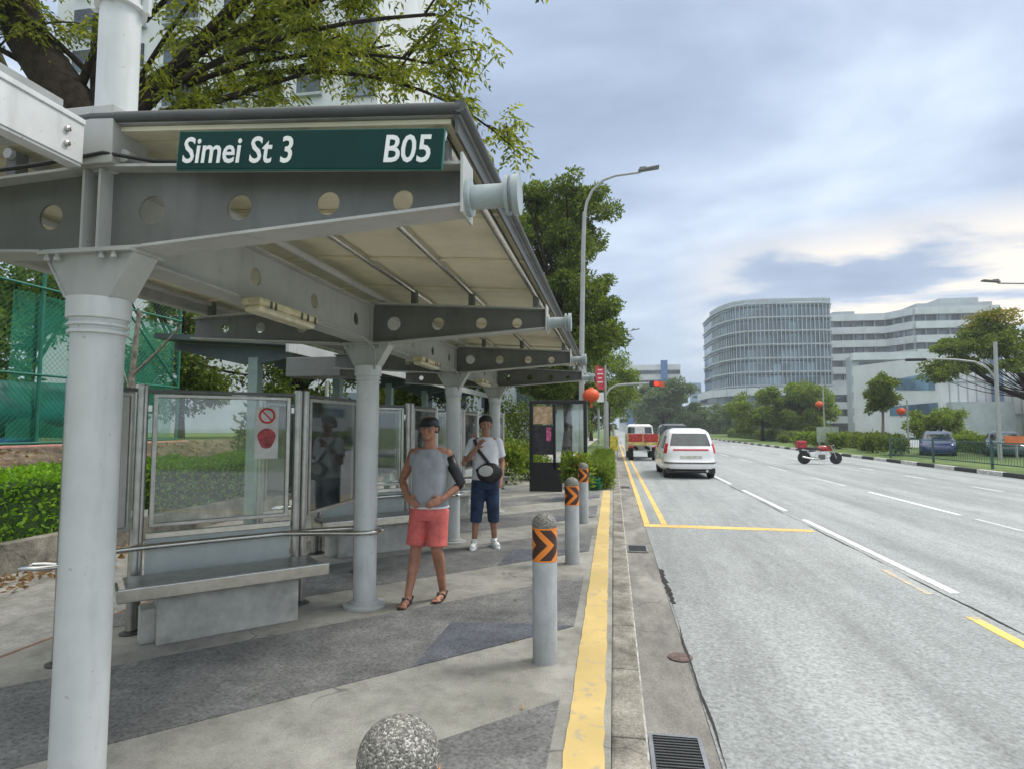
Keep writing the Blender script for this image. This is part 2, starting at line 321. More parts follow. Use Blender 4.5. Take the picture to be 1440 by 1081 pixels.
def thing(name, label, cat, loc=(0, 0, 0), rz=0, group=None):
    o = bpy.data.objects.new(name, None); COL.objects.link(o); o.location = loc; o.rotation_euler = (0, 0, rz); o.empty_display_size = 0.2
    return tag(o, label, cat, group)
def dup(o, loc=None, rz=None, label=None, parent=None):
    def kids(x): return [k for k in ALL() if k.parent == x]
    def ALL(): return list(COL.objects)
    def cp(x, par):
        c = x.copy(); COL.objects.link(c); c.parent = par
        for k in kids(x): cp(k, c)
        return c
    c = cp(o, parent)
    if loc is not None: c.location = loc
    if rz is not None: c.rotation_euler = (0, 0, rz)
    if label: c['label'] = label
    return c
def text_mb(s, size, extr=0.003, shear=0.0, sx=1.0, bold=0.0):
    cu = bpy.data.curves.new('t', 'FONT'); cu.body = s; cu.size = size; cu.extrude = extr; cu.shear = shear; cu.offset = bold; cu.resolution_u = 3
    o = bpy.data.objects.new('t', cu); COL.objects.link(o)
    dg = bpy.context.evaluated_depsgraph_get(); me = bpy.data.meshes.new_from_object(o.evaluated_get(dg))
    mb = MB(); mb.v = [(v.co.x*sx, v.co.y, v.co.z) for v in me.vertices]; mb.f = [tuple(p.vertices) for p in me.polygons]; mb.m = [0]*len(mb.f)
    bpy.data.objects.remove(o); bpy.data.curves.remove(cu); bpy.data.meshes.remove(me)
    return mb
def text_on(s, size, origin, xdir, ydir, mats, name, parent, **kw):
    mb = text_mb(s, size, **kw); xd = Vector(xdir).normalized(); yd = Vector(ydir).normalized(); nd_ = xd.cross(yd); o = Vector(origin)
    mb.v = [tuple(o + xd*v[0] + yd*v[1] + nd_*v[2]) for v in mb.v]
    return mb.build(name, mats, parent, fix=False)

# ------------------------------------------------------------------ ground
def struct(name, mb, m, **kw): o = mb.build(name, m, **kw); o['kind'] = 'structure'; return o
ZR = -0.10
struct('ground', MB().box((0, 900, -0.42), (3000, 2400, 0.4)), 'grass')
struct('road', MB().box((6.86, 195, ZR-0.1), (12.68, 410, 0.2)), 'asphalt')
g = MB(); g.box((0.335, 195, ZR-0.106), (0.37, 410, 0.2)); struct('gutter', g, 'gutter')
k = MB()
y = -3.0
while y < 120:
    L = 0.9 if y < 30 else 6
    k.box((0.06, y+L/2, -0.10), (0.18, L-0.006, 0.2+0.008)); y += L
struct('kerb', k, 'kerbtop', bevel=0.018)
ke = MB(); y = -3
struct('kerb_edge', MB().box((0.1505, 18, -0.045), (0.010, 44, 0.085)), mat('worn_white_edge', (0.50, 0.49, 0.45), 0.8, 0, 0.3, 8))
struct('pavement', MB().box((-2.13, 7.0, -0.10), (4.2, 26, 0.2)), 'concrete')
struct('footpath', MB().box((-5.4, 9, -0.11), (2.3, 34, 0.2)), 'path')
struct('path_edge', MB().box((-4.24, 9, -0.098), (0.035, 34, 0.2)), mat('reddish_edge', (0.30, 0.17, 0.12), 0.9, 0, 0.2, 8))
# the pavement's 45 degree dark bands, a slate wedge in each
def clip_band(c0, c1, x0, x1): return [(x0, x0+c0), (x1, x1+c0), (x1, x1+c1), (x0, x0+c1)]
bd = MB(); sl = MB()
for k_ in range(-3, 5):
    s_ = 3.0*k_
    bd.prism(clip_band(5.33+s_, 7.0+s_, -4.2, -0.33), 0.0005, 0.0045)
    sl.prism([(-1.34, 3.99+s_), (-1.33, 4.93+s_), (-0.78, 4.99+s_), (-0.335, 4.995+s_)], 0.005, 0.0085)
struct('dark_paving', bd, 'band'); struct('slate_paving', sl, 'slate')
ys = MB()
random.seed(3)
pts_l, pts_r = [], []
y = -1.0
while y < 15.6:
    pts_l.append((-0.255+random.uniform(-.006, .006)-0.0012*y, y)); pts_r.append((-0.055+random.uniform(-.006, .006)-0.003*y, y)); y += 0.12
for i in range(len(pts_l)-1): ys.prism([pts_l[i], pts_r[i], pts_r[i+1], pts_l[i+1]], 0.0005, 0.0065)
struct('yellow_strip', ys, 'yellow')
mk = MB(); z0, z1 = ZR+0.0005, ZR+0.0045
def line(x, ya, yb, w, mi=0): mk.prism([(x-w/2, ya), (x+w/2, ya), (x+w/2, yb), (x-w/2, yb)], z0, z1, mi)
for x in (0.56, 0.86): line(x, 11.04, 60, 0.10, 0)
mk.prism([(0.50, 10.72), (3.22, 10.62), (3.22, 10.86), (0.50, 11.02)], z0, z1, 0)
line(3.12, -1.2, 0.9, 0.11, 0); line(3.14, 5.35, 6.15, 0.10, 0); line(3.14, 3.0, 4.4, 0.1, 0)
line(3.16, 6.9, 8.0, 0.07, 1)
line(3.44, 7.0, 12.0, 0.10, 2); line(3.44, 13.2, 17.3, 0.10, 2)
for y in range(19, 110, 7): line(3.44, y, y+3.2, 0.10, 2)
line(6.60, 13.1, 17.4, 0.10, 2); line(6.60, 7.0, 12.6, 0.09, 3)
for y in range(19, 110, 6): line(6.60, y, y+3.0, 0.10, 3)
for y in range(10, 110, 4): line(10.1, y, y+1.4, 0.12, 3)
struct('road_markings', mk, ['yroad', 'yfaint', 'wroad', 'wfaint'])
tarline = MB()
random.seed(5)
for xx, ya, yb, w in ((3.30, -1, 60, 0.014), (0.535, -1, 7.6, 0.009)):
    y = ya; la, lb = [], []
    while y < yb:
        c_ = xx+.007*math.sin(y*2.3)+.004*math.sin(y*7.1)+random.uniform(-.002, .002); ww = w*max(.12, .8+.7*math.sin(y*1.7+xx)+.4*math.sin(y*5.3)+random.uniform(-.3, .3))
        la.append((c_-ww/2, y)); lb.append((c_+ww/2, y)); y += 0.06
    for i in range(len(la)-1): tarline.prism([la[i], lb[i], lb[i+1], la[i+1]], ZR+0.0047, ZR+0.0062)
for i in range(9):
    y = 6.2+i*0.16; tarline.box((0.545+random.uniform(-.01, .01), y, ZR+0.0055), (0.05*random.uniform(.5, 1.2), 0.14, 0.002), 0.1)
struct('road_cracks', tarline, mat('tar', (0.035, 0.033, 0.03), 0.9, 0, .3, 30))
# far side: painted kerb, verge
fk = MB(); y = 4.0; i = 0
while y < 90:
    fk.box((13.3, y+0.75, ZR+0.02), (0.2, 1.5-0.01, 0.26), mi=i % 2); y += 1.5; i += 1
struct('far_kerb', fk, [mat('kerb_black', (0.035, 0.035, 0.035), 0.7, 0, .3, 8), mat('kerb_white', (0.55, 0.55, 0.52), 0.7, 0, .2, 8)], bevel=0.02)
struct('far_verge', MB().box((18.4, 100, -0.1), (10, 200, 0.25)), 'grass')
struct('car_park', MB().box((31, 40, -0.12), (15, 90, 0.25)), 'asphalt')
struct('verge', MB().box((-1.0, 53, -0.10), (2.1, 66, 0.23)), 'grass')
struct('far_pavement', MB().box((-3.2, 53, -0.10), (2.2, 66, 0.21)), 'path')

# drain gratings in the gutter
def grating(y, label, w=0.26, L=0.42):
    t = thing('drain_grating', label, 'drain grating', (0.31, y, ZR), 0, 'gratings along the gutter')
    f = MB(); hw, hl = w/2, L/2
    f.box((-hw, 0, .008), (.022, L, .016)); f.box((hw, 0, .008), (.022, L, .016)); f.box((0, -hl, .0075), (w-.024, .022, .014)); f.box((0, hl, .0075), (w-.024, .022, .014)); f.build('frame', 'dull_steel', t)
    MB().box((0, 0, .003), (w-.02, L-.02, .002)).build('pit', mat('pit_black', (.008, .008, .008), .9), t)
    b = MB(); n = int(L/.028)
    for i in range(1, n): b.bar((-hw+.012, -hl+i*.028, .008), (hw-.012, -hl+i*.028+.006, .008), .010, .008)
    b.build('bars', 'dark_steel', t)
grating(3.33, 'nearest steel drain grating, in the gutter at the bottom edge of the photo')
grating(8.75, 'small drain grating in the gutter level with the second bollard')
grating(17.5, 'far drain grating in the gutter before the yellow double line starts')
tag(MB().lathe([(.09, 0), (.09, .004), (.0, .005)], n=24).build('rust_patch', mat('rusty_cover', (.16, .11, .10), .9, 0, .3, 20), loc=(0.47, 4.75, ZR)), 'reddish round cap set in the gutter beyond the nearest grating', 'drain cap')

# ------------------------------------------------------------------ bus shelter
COLY = [2.30, 5.27, 8.30, 11.35]
CX = -2.23
sh = thing('bus_shelter', 'long grey steel bus shelter with round columns and perforated beams under a beige lined roof', 'bus shelter', (0, 0, 0))
def plate(mb, top, bot, x0, x1, holes, mp_, th, mi=0, n=26):
    """plate in an (s,z) plane with round holes; mp_(s,z,t) gives the point"""
    cuts = [x0] + [(holes[i][0]+holes[i+1][0])/2 for i in range(len(holes)-1)] + [x1]
    for (cx, cz, r), a, b in zip(holes, cuts[:-1], cuts[1:]):
        cor = [(a, bot(a)), (b, bot(b)), (b, top(b)), (a, top(a))]
        angs = sorted([2*PI*j/n - PI for j in range(n)] + [math.atan2(c[1]-cz, c[0]-cx) for c in cor])
        inner, outer = [], []
        for an in angs:
            dx, dz = math.cos(an), math.sin(an); best = None
            for i in range(4):
                p, q = cor[i], cor[(i+1) % 4]; ex, ez = q[0]-p[0], q[1]-p[1]; den = dx*ez - dz*ex
                if abs(den) < 1e-12: continue
                t = ((p[0]-cx)*ez - (p[1]-cz)*ex)/den; u = ((p[0]-cx)*dz - (p[1]-cz)*dx)/den
                if t > 0 and -1e-6 <= u <= 1+1e-6 and (best is None or t < best): best = t
            inner.append((cx+r*dx, cz+r*dz)); outer.append((cx+best*dx, cz+best*dz))
        k = len(angs); vs = []
        for t in (-th/2, th/2):
            vs += [mp_(p[0], p[1], t) for p in inner] + [mp_(p[0], p[1], t) for p in outer]
        fs = []
        for i in range(k):
            j = (i+1) % k
            fs += [(i, j, k+j, k+i), (2*k+i, 3*k+i, 3*k+j, 2*k+j), (i, 2*k+i, 2*k+j, j), (k+i, k+j, 3*k+j, 3*k+i)]
        mb.add(vs, fs, mi)
def column(Y):
    r = 0.102
    c = MB().lathe([(r, 0.02), (r, 2.12)], (CX, Y, 0), 36).build('column', 'column_paint', sh, smooth=40)
    MB().lathe([(0.19, 0.0), (0.19, 0.022), (0.125, 0.028), (0.125, 0.05), (0.104, 0.055)], (CX, Y, 0), 36).build('base_plate', 'column_paint', c, smooth=30)
    MB().lathe([(.104, 2.0), (.116, 2.0), (.116, 2.012), (.104, 2.018), (.104, 2.03), (.116, 2.033), (.116, 2.045), (.108, 2.05), (.108, 2.062), (.122, 2.066), (.122, 2.155), (.104, 2.158)], (CX, Y, 0), 36).build('collar', 'column_paint', c, smooth=30)
    b = MB()
    b.slab([(CX-.102, Y-.062, 2.155), (CX+.102, Y-.062, 2.155), (CX+.210, Y-.062, 2.345), (CX-.210, Y-.062, 2.345)], (0, .124, 0))
    b.slab([(CX-.112, Y-.07, 2.156), (CX-.222, Y-.07, 2.344), (CX-.2105, Y-.07, 2.344), (CX-.1025, Y-.07, 2.156)], (0, .14, 0))
    b.slab([(CX+.1025, Y-.07, 2.156), (CX+.2105, Y-.07, 2.344), (CX+.222, Y-.07, 2.344), (CX+.112, Y-.07, 2.156)], (0, .14, 0))
    b.box((CX, Y, 2.352), (.46, .20, .014))
    for dx in (-.19, -.14, .08, .14):
        b.lathe([(.013, 0), (.013, .014), (.009, .016), (.009, .028)], (CX+dx, Y-.085, 2.317), 8)
    b.build('bracket', 'beam_light', c)
    return c
for Y in COLY: column(Y)
def ztop(x): return 2.742 - 0.066*(x-CX) if x > CX else 2.742 - 0.050*(CX-x)
def zbot(x): return 2.362 + max(0, (x-(-1.98)))*0.066 if x > CX else 2.362 + max(0, CX-.25-x)*0.055
XE, XW = -0.575, -4.02
def cross_beam(Y):
    b = MB(); f = lambda s, z, t: (s, Y+t, z)
    holes = [(-1.985, 2.545, .064), (-1.565, 2.533, .057), (-1.16, 2.525, .051), (-.835, 2.518, .044)]
    plate(b, lambda x: ztop(x)-.012, lambda x: zbot(x)+.012, CX+.035, XE, holes, f, .010)
    hl = [(-2.50, 2.545, .060), (-2.90, 2.54, .055), (-3.33, 2.545, .050), (-3.70, 2.55, .044)][::-1]
    plate(b, lambda x: ztop(x)-.012, lambda x: zbot(x)+.012, XW, CX-.035, hl, f, .010)
    web = b.build('cross_beam', 'beam_paint', sh)
    fl = MB()
    for xa, xb in ((CX-.0, XE),):
        fl.bar((xa, Y, ztop(xa+.001)-.006), (xb, Y, ztop(xb)-.006), .15, .012)
        fl.bar((CX+.26, Y, zbot(-1.98)+.006), (xb, Y, zbot(xb)+.006), .15, .012)
    fl.bar((XW, Y, ztop(XW)-.006), (CX, Y, ztop(CX)-.006), .15, .012)
    fl.bar((XW, Y, zbot(XW)+.006), (CX-.25, Y, zbot(CX-.25)+.006), .15, .012)
    fl.box((CX+.015, Y, 2.366), (.49, .15, .012))
    fl.box((CX+.04, Y-.0, 2.545), (.012, .146, .352)); fl.box((CX-.04, Y, 2.545), (.012, .146, .352))
    fl.build('flange', 'beam_light', web)
    ep = MB(); ep.box((XE+.006, Y, 2.545), (.012, .17, .24)); ep.build('end_plate', 'beam_light', web, bevel=.003)
    pc = MB()
    pc.lathe([(.05, XE+.012), (.075, XE+.012), (.075, XE+.028), (.048, XE+.03), (.048, XE+.165), (.078, XE+.167), (.078, XE+.182), (.060, XE+.184), (.060, XE+.196), (.080, XE+.198), (.080, XE+.222), (.02, XE+.224)], (0, Y, 2.512), 28, axis='X')
    pc.build('pipe_coupling', mat('coupling_paint', (.33, .385, .39), .42) if 'cp' not in M else M['cp'], web, smooth=30)
for Y in COLY: cross_beam(Y)
mb_ = MB(); f = lambda s, z, t: (CX+.03+t, s, z)
for a, b in zip(COLY[:-1], COLY[1:]):
    L = b-a; holes = [(a+.36+(L-.72)*i/3.0, 2.535, .056) for i in range(4)]
    plate(mb_, lambda s: 2.69, lambda s: 2.372, a+.08, b-.08, holes, f, .012)
ml = mb_.build('main_beam', 'beam_light', sh)
fl = MB()
for a, b in zip(COLY[:-1], COLY[1:]):
    fl.box((CX, (a+b)/2, 2.364), (.17, b-a-.16, .012)); fl.box((CX, (a+b)/2, 2.698), (.17, b-a-.16, .012))
fl.build('flange', 'beam_light', ml)
# roof: beige lining boards, metal skin on top, dark rounded trim
YR0, YR1 = 2.22, 12.1
def zroof(x): return 2.925 - 0.062*(x-CX) if x > CX else 2.925 - 0.045*(CX-x)
lin = MB()
def roof_piece(mb, xa, xb, ya, yb, z_off, th):
    za, zb = zroof(xa)+z_off, zroof(xb)+z_off
    mb.slab([(xa, ya, za), (xb, ya, zb), (xb, yb, zb), (xa, yb, za)], (0, 0, th))
y = YR0+.02; nb = 10; step = (YR1-YR0-.04)/nb
for i in range(nb):
    for xa, xb in ((CX, -.62), (-3.98, CX)):
        roof_piece(lin, xa, xb, y+.004, y+step-.004, -.03, .02)
        roof_piece(lin, xa, xb, y-.012, y+.022, -.052, .020) if i else None
        roof_piece(lin, xa, xb, y+.10, y+.112, -.036, .005)
    y += step
lin.build('roof_lining', 'lining', sh)
sk = MB(); roof_piece(sk, CX, -.575, YR0, YR1, -.008, .05); roof_piece(sk, -4.03, CX, YR0, YR1, -.008, .05); sk.build('roof_skin', 'roofskin', sh)
tr = MB()
for xa, xb in ((CX, -.575), (-4.03, CX)):
    tr.tube([(xa, YR0, zroof(xa)+.02), (xb, YR0, zroof(xb)+.018)], .024, 12); tr.tube([(xa, YR1, zroof(xa)+.02), (xb, YR1, zroof(xb)+.018)], .024, 12)
tr.tube([(-.575, YR0-.02, zroof(-.575)+.02), (-.575, YR1+.02, zroof(-.575)+.018)], .026, 12)
tr.bar((-.592, YR0, zroof(-.575)-.035), (-.592, YR1, zroof(-.575)-.035), .012, .09)
tr.build('roof_trim', 'trim', sh, smooth=40)
gut = MB(); gut.box((-4.06, (YR0+YR1)/2, 2.77), (.10, YR1-YR0, .10)); gut.build('eave_gutter', 'beam_light', sh, bevel=.01)
for x, r_, z in ((-2.10, .030, 2.78), (-1.79, .024, 2.835), (-1.25, .024, 2.80), (-.665, .028, 2.755)):
    MB().tube([(x, YR0+.03, z), (x, YR1-.03, z)], r_, 14).build('purlin', 'stainless' if x > -2 else 'beam_light', sh, smooth=40)
for x in (-2.7, -3.3, -3.85): MB().tube([(x, YR0+.03, zroof(x)-.065), (x, YR1-.03, zroof(x)-.065)], .024, 12).build('purlin', 'beam_light', sh, smooth=40)
for Y in COLY:
    for x in (-1.79, -1.25, -.665, -2.7, -3.3, -3.85):
        MB().box((x, Y, (ztop(x)+zroof(x)-.05)/2), (.05, .06, max(.02, zroof(x)-.05-ztop(x)))).build('roof_cleat', 'beam_paint', sh)
# mast rising from the first column through the roof
ms = thing('steel_mast', 'pale grey round mast rising above the roof over the nearest column', 'mast', (CX, COLY[0]+.04, 2.72))
MB().lathe([(.083, 0), (.083, 2.2)], n=32).build('mast_tube', 'column_paint', ms, smooth=40)
cb = MB()
for z in (.80, .86, .93): cb.lathe([(.084, z), (.105, z), (.105, z+.018), (.084, z+.018)], n=32)
cb.lathe([(.086, .82), (.094, .82), (.094, .95), (.086, .95)], n=32)
for a in (0.3, 1.9, 3.4, 5.0): cb.box((.11*math.cos(a), .11*math.sin(a), .88), (.03, .03, .17), a)
cb.build('clamp_band', 'column_paint', ms, smooth=30)
MB().lathe([(.089, .98), (.089, 1.25)], n=32).build('sleeve', 'steel_paint', ms, smooth=40)
MB().box((0, -.088, 1.06), (.06, .012, .09)).build('hatch', 'dark_steel', ms, bevel=.004)
MB().box((.0, -.04, .14), (.24, .20, .26)).build('mast_shoe', 'beam_light', ms, bevel=.004)
# road name sign
sg = thing('street_sign', 'dark green street name board with white lettering on the shelter beam', 'street sign', (-1.195, 2.17, 2.697))
sl4 = math.atan(-.070); xd = Vector((math.cos(sl4), 0, math.sin(sl4))); zd = Vector((-math.sin(sl4), 0, math.cos(sl4)))
rotS = Matrix((xd, Vector((0, 1, 0)), zd)).transposed()
MB().box((0, 0, 0), (1.13, .018, .158), rot=rotS).build('board', 'signgreen', sg, bevel=.002)
MB().box((0, .0, 0), (1.14, .010, .164), rot=rotS).build('board_rim', mat('rim_green', (.02, .16, .12), .4), sg)
for s_, ox, sz, sx in (('Simei St 3', -.545, .152, .82), ('B05', .325, .152, .84)):
    og = xd*ox + zd*(-.052) + Vector((0, -.0095, 0))
    text_on(s_, sz, og, xd, zd, 'white', 'lettering', sg, extr=.0012, shear=.06, sx=sx, bold=.0022)
# neighbouring canopy coming from behind the camera, meeting the first column
cn = thing('covered_canopy', 'pale grey steel canopy edge joining the shelter from the left over the nearest column', 'canopy', (0, 0, 0))
c = MB(); ya, yb = -2.5, 2.10
c.box((-2.155, (ya+yb)/2, 2.765), (.012, yb-ya, .17)); c.box((-2.185, (ya+yb)/2, 2.855), (.085, yb-ya, .022)); c.box((-2.185, (ya+yb)/2, 2.674), (.06, yb-ya, .012)); c.build('edge_channel', mat('canopy_white', (.66, .67, .66), .4, 0, .06, 3, grime=.3), cn, bevel=.002)
c = MB(); c.box((-3.3, (ya+yb)/2-.05, 2.885), (2.3, yb-ya-.1, .03)); c.build('roof_sheet', 'roofskin', cn)
for yy in (-.6, .4, 1.35): MB().box((-3.3, yy, 2.83), (2.2, .06, .075)).build('rib', 'beam_light', cn)
MB().box((-2.9, 2.02, 2.815), (1.4, .05, .11)).build('end_rib', 'beam_light', cn)
for dz in (-.03, .03): MB().lathe([(.012, 0), (.012, .012), (.006, .014)], (0, 0, 0), 8, axis='X').build('bolt', 'dull_steel', cn, loc=(-2.149, 2.02, 2.76+dz))
tag(MB().tube([(-4.0, 2.14, 2.70), (-3.4, 2.16, 2.69), (-2.9, 2.17, 2.705), (-2.45, 2.18, 2.735), (-2.15, 2.20, 2.775), (-1.95, 2.25, 2.745), (-1.8, 2.3, 2.75)], .009, 8).build('cable', 'black', smooth=50), 'thin black cable running along the first cross beam top beside the column', 'cable')
# tube lights under the main beam
tl = thing('tube_light', 'cream bulkhead light fitting under the main beam between the first and second columns', 'light fitting', (-2.07, 3.52, 2.30), 0, 'light fittings under the roof')
b = MB(); b.box((0, 0, .03), (.13, .70, .045)); b.build('housing', 'cream', tl, bevel=.015)
MB().box((0, 0, -.012), (.11, .66, .045)).build('cover', mat('yellowed_cover', (.66, .60, .42), .3, 0, .15, 12), tl, bevel=.018)
for y_ in (-.24, -.19, .12, .2, .3): MB().box((.066, y_, .02), (.006, .018, .045)).build('clip', 'dark_steel', tl)
MB().tube([(.0, .34, .03), (.03, .5, .05), (.02, .9, .05), (-.02, 1.3, .06), (-.05, 1.62, .0), (-.06, 1.66, -.18)], .008, 8).build('conduit', 'steel_paint', tl, smooth=50)
dup(tl, (-2.07, 6.55, 2.30), label='light fitting under the main beam just past the second column')
dup(tl, (-2.07, 9.6, 2.30), label='farthest light fitting under the main beam, past the third column')

# ------------------------------------------------------------------ glass screens, benches, rails
def screen(loc, rz, L, label, post_both=True, panel='glass', z0=.80, z1=1.87, stickers=False, low=False, group='glass screens behind the benches'):
    t = thing('glass_screen', label, 'glass screen', loc, rz, group)
    for i, x in enumerate((0, L)):
        if i == 0 and not post_both: continue
        p = MB().lathe([(.036, 0), (.036, 1.93), (.02, 1.94)], (x, 0, 0), 20).build('post', 'dull_steel', t, smooth=40)
        MB().lathe([(.075, 0), (.075, .012), (.04, .014), (.04, .03), (.036, .031)], (x, 0, 0), 20).build('base_plate', 'dark_steel', p, smooth=30)
    a, b_ = .085, L-.085
    fr = MB()
    fr.box(((a+b_)/2, 0, z1-.016), (b_-a, .035, .032)); fr.box(((a+b_)/2, 0, z0+.016), (b_-a, .035, .032)); fr.box((a-.0, 0, (z0+z1)/2), (.034, .039, z1-z0-.002)); fr.box((b_, 0, (z0+z1)/2), (.034, .039, z1-z0-.002))
    fr.build('frame', 'dull_steel', t, bevel=.005)
    MB().box(((a+b_)/2, 0, z1+.02), (L-.07, .022, .028)).build('top_rail', 'dark_steel', t)
    MB().box(((a+b_)/2, 0, (z0+z1)/2), (b_-a-.04, .008, z1-z0-.07)).build('pane', panel, t)
    for x in (.045, L-.045):
        for z in (z0+.12, z1-.12): MB().box((x, 0, z), (.03, .016, .05)).build('clamp', 'stainless', t)
    if low:
        MB().box(((a+b_)/2, 0, .735), (L-.09, .05, .05)).build('lower_rail', 'stainless', t, bevel=.006)
        MB().box(((a+b_)/2, 0, .53), (L-.1, .012, .36)).build('lower_panel', 'frosted', t)
    if stickers:
        ns = MB(); ns.box((L-.27, -.008, 1.55), (.20, .003, .46)); ns.build('notice', mat('notice_white', (.60, .60, .57), .4), t)
        rd = MB(); rg = [(L-.27+.062*math.cos(a_), -.0115, 1.70+.062*math.sin(a_)) for a_ in [2*PI*j/24 for j in range(24)]]
        rd.tube(rg, .009, 6, closed=True); rd.bar((L-.27-.04, -.0115, 1.74), (L-.27+.04, -.0115, 1.66), .004, .012)
        rd.build('prohibition_ring', mat('sign_red', (.60, .03, .04), .4), t)
        p_ = [(L-.27+.075*math.cos(a_)*(1+.12*math.sin(3*a_)), -.010, 1.50+.09*math.sin(a_)) for a_ in [2*PI*j/20 for j in range(20)]]
        MB().slab(p_, (0, -.002, 0)).build('red_poster', mat('poster_red', (.42, .05, .05), .4, 0, .3, 30), t)
    return t
AX, AY = -3.72, 4.30
D = 1.216   # diagonal length
def bench(loc, rz, label):
    t = thing('bench', label, 'bench', loc, rz, 'benches under the shelter')
    # local x runs along the bench, -y faces the road
    s = MB(); s.box((.60, -.34, .455), (1.40, .40, .012)); s.build('seat', 'dull_steel', t, bevel=.004)
    e = MB(); e.box((.60, -.545, .410), (1.50, .022, .098)); e.build('front_edge', 'stainless', t, bevel=.008)
    MB().box((-.145, -.38, .41), (.022, .33, .07)).build('end_cap', 'stainless', t, bevel=.006)
    MB().box((.62, -.33, .185), (1.02, .24, .37)).build('base', 'bench_conc', t, bevel=.006)
    MB().box((.06, -.27, .125), (.10, .18, .25)).build('side_block', 'bench_conc', t, bevel=.006)
    MB().box((.62, -.33, .393), (.5, .16, .045)).build('support', 'dark_steel', t)
    return t
def rail(loc, label):
    t = thing('handrail', label, 'handrail', loc, 0, 'handrails beside the benches')
    r = .023; z = .66
    # from the left loop past the posts to the loop that goes round the column
    pts = [(-3.80, 4.02), (-3.70, 4.22), (-2.84, 5.08), (-2.72, 5.20), (-2.30, 5.46)]
    lp = [(-2.13+.0, 5.44), (-2.09, 5.33), (-2.13, 5.19), (-2.25, 5.14), (-2.45, 5.12), (-2.9, 5.02)]
    P_ = [Vector((x, y, z)) for x, y in pts+lp]
    def smoothpath(P, it=2):
        for _ in range(it):
            Q = [P[0]]
            for a, b in zip(P[:-1], P[1:]): Q += [a*.75+b*.25, a*.25+b*.75]
            Q.append(P[-1]); P = Q
        return P
    MB().tube([p-Vector((0, COLY[1]-0, 0))*0 for p in smoothpath(P_)], r, 12).build('rail_tube', 'stainless', t, smooth=50)
    return t
scr = screen((AX, AY, 0), R(45), D, 'clear glass screen behind the nearest bench with a red notice at its right end', stickers=True, low=True)
screen((AX, AY-.66, 0), R(90), .66-.04, 'narrow grey panel screen left of the nearest bench, partly behind the nearest column', panel='greypanel')
screen((-2.86+.03, 5.24, 0), R(90), 1.20, 'tall narrow glass screen between the nearest bench and the second column', z0=.78)
bench((AX, AY, 0), R(45), 'nearest bench: brushed steel seat on a pale concrete block, left of the second column')
hr = rail((0, 0, 0), 'polished steel handrail above the nearest bench, ending in a loop round the second column')
MB().tube([(-3.93, 3.56, .66), (-3.90, 3.50, .66), (-3.78, 3.52, .66), (-3.66, 3.60, .66), (-3.70, 3.64, .66), (-3.86, 3.64, .66), (-3.93, 3.61, .66)], .017, 10, closed=True).build('loop_end', 'stainless', hr, smooth=60)
MB().tube([(-3.66, 3.62, .66), (-3.76, 3.8, .66), (-3.80, 4.02, .66)], .019, 10).build('link_tube', 'stainless', hr, smooth=60)
names = ['second', 'third', 'fourth']
for i in (1, 2, 3):
    dy = 3.02*i
    s_ = screen((AX, AY+dy, 0), R(45), D, f'glass screen behind the {names[i-1]} bench along the shelter', low=True)
    screen((-2.86+.03, 5.24+dy, 0), R(90), 1.20, f'narrow glass screen past the {["third", "fourth", "last"][i-1]} column bench along the shelter', z0=.78)
    screen((AX-.03, AY-1.3+dy, 0), R(90), 1.22, f'glass screen at the back before the {names[i-1]} bench, seen between columns')
    b_ = bench((AX, AY+dy, 0), R(45), f'{names[i-1]} bench from the camera, steel seat on a concrete block')
    if i < 3: dup(hr, (0, dy, 0), label=f'steel handrail above the {names[i-1]} bench, looping round the {["third", "fourth"][i-1]} column')
# ------------------------------------------------------------------ bollards
def chevron_mat():
    m, t, b = base_mat('chevron_band'); tc = nd(t, 'ShaderNodeTexCoord'); sp = nd(t, 'ShaderNodeSeparateXYZ'); t.links.new(tc.outputs['Object'], sp.inputs[0])
    ang = math_(t, 'ARCTAN2', sp.outputs[0], math_(t, 'MULTIPLY', sp.outputs[1], -1.0))      # 0 facing the oncoming side
    u = math_(t, 'MULTIPLY', ang, 0.085)
    v = math_(t, 'ABSOLUTE', math_(t, 'SUBTRACT', sp.outputs[2], 0.795))
    w = math_(t, 'ADD', math_(t, 'MULTIPLY', u, 1.0), math_(t, 'MULTIPLY', v, 1.05))
    ph = math_(t, 'FRACT', math_(t, 'DIVIDE', math_(t, 'ADD', w, 0.5057), 0.1335))
    orange = math_(t, 'LESS_THAN', ph, 0.40)
    edge = math_(t, 'GREATER_THAN', v, 0.103)
    f_ = math_(t, 'MAXIMUM', orange, edge)
    t.links.new(mixc(t, f_, (0.055, 0.022, 0.015), (0.80, 0.24, 0.03)), b.inputs['Base Color']); b.inputs['Roughness'].default_value = .35
    return m
M['chev'] = chevron_mat(); M['bol'] = mat('bollard_grey', (.42, .44, .45), .5, 0, .10, 5, grime=.4)
def terr():
    m, t, b = base_mat('exposed_aggregate'); tc = nd(t, 'ShaderNodeTexCoord'); v = nd(t, 'ShaderNodeTexVoronoi'); t.links.new(tc.outputs['Object'], v.inputs[0]); v.inputs['Scale'].default_value = 240; v.inputs['Randomness'].default_value = 1
    sp = nd(t, 'ShaderNodeSeparateColor'); t.links.new(v.outputs['Color'], sp.inputs[0])
    c = ramp(t, sp.outputs[0], [(0.0, (.07, .07, .06)), (.4, (.14, .135, .12)), (.8, (.24, .235, .21)), (1.0, (.52, .50, .45))])
    t.links.new(c, b.inputs['Base Color']); b.inputs['Roughness'].default_value = .7
    bp = nd(t, 'ShaderNodeBump'); bp.inputs['Strength'].default_value = .8; bp.inputs['Distance'].default_value = .003; t.links.new(v.outputs['Distance'], bp.inputs['Height']); bp.invert = True; t.links.new(bp.outputs[0], b.inputs['Normal'])
    return m
M['agg'] = terr()
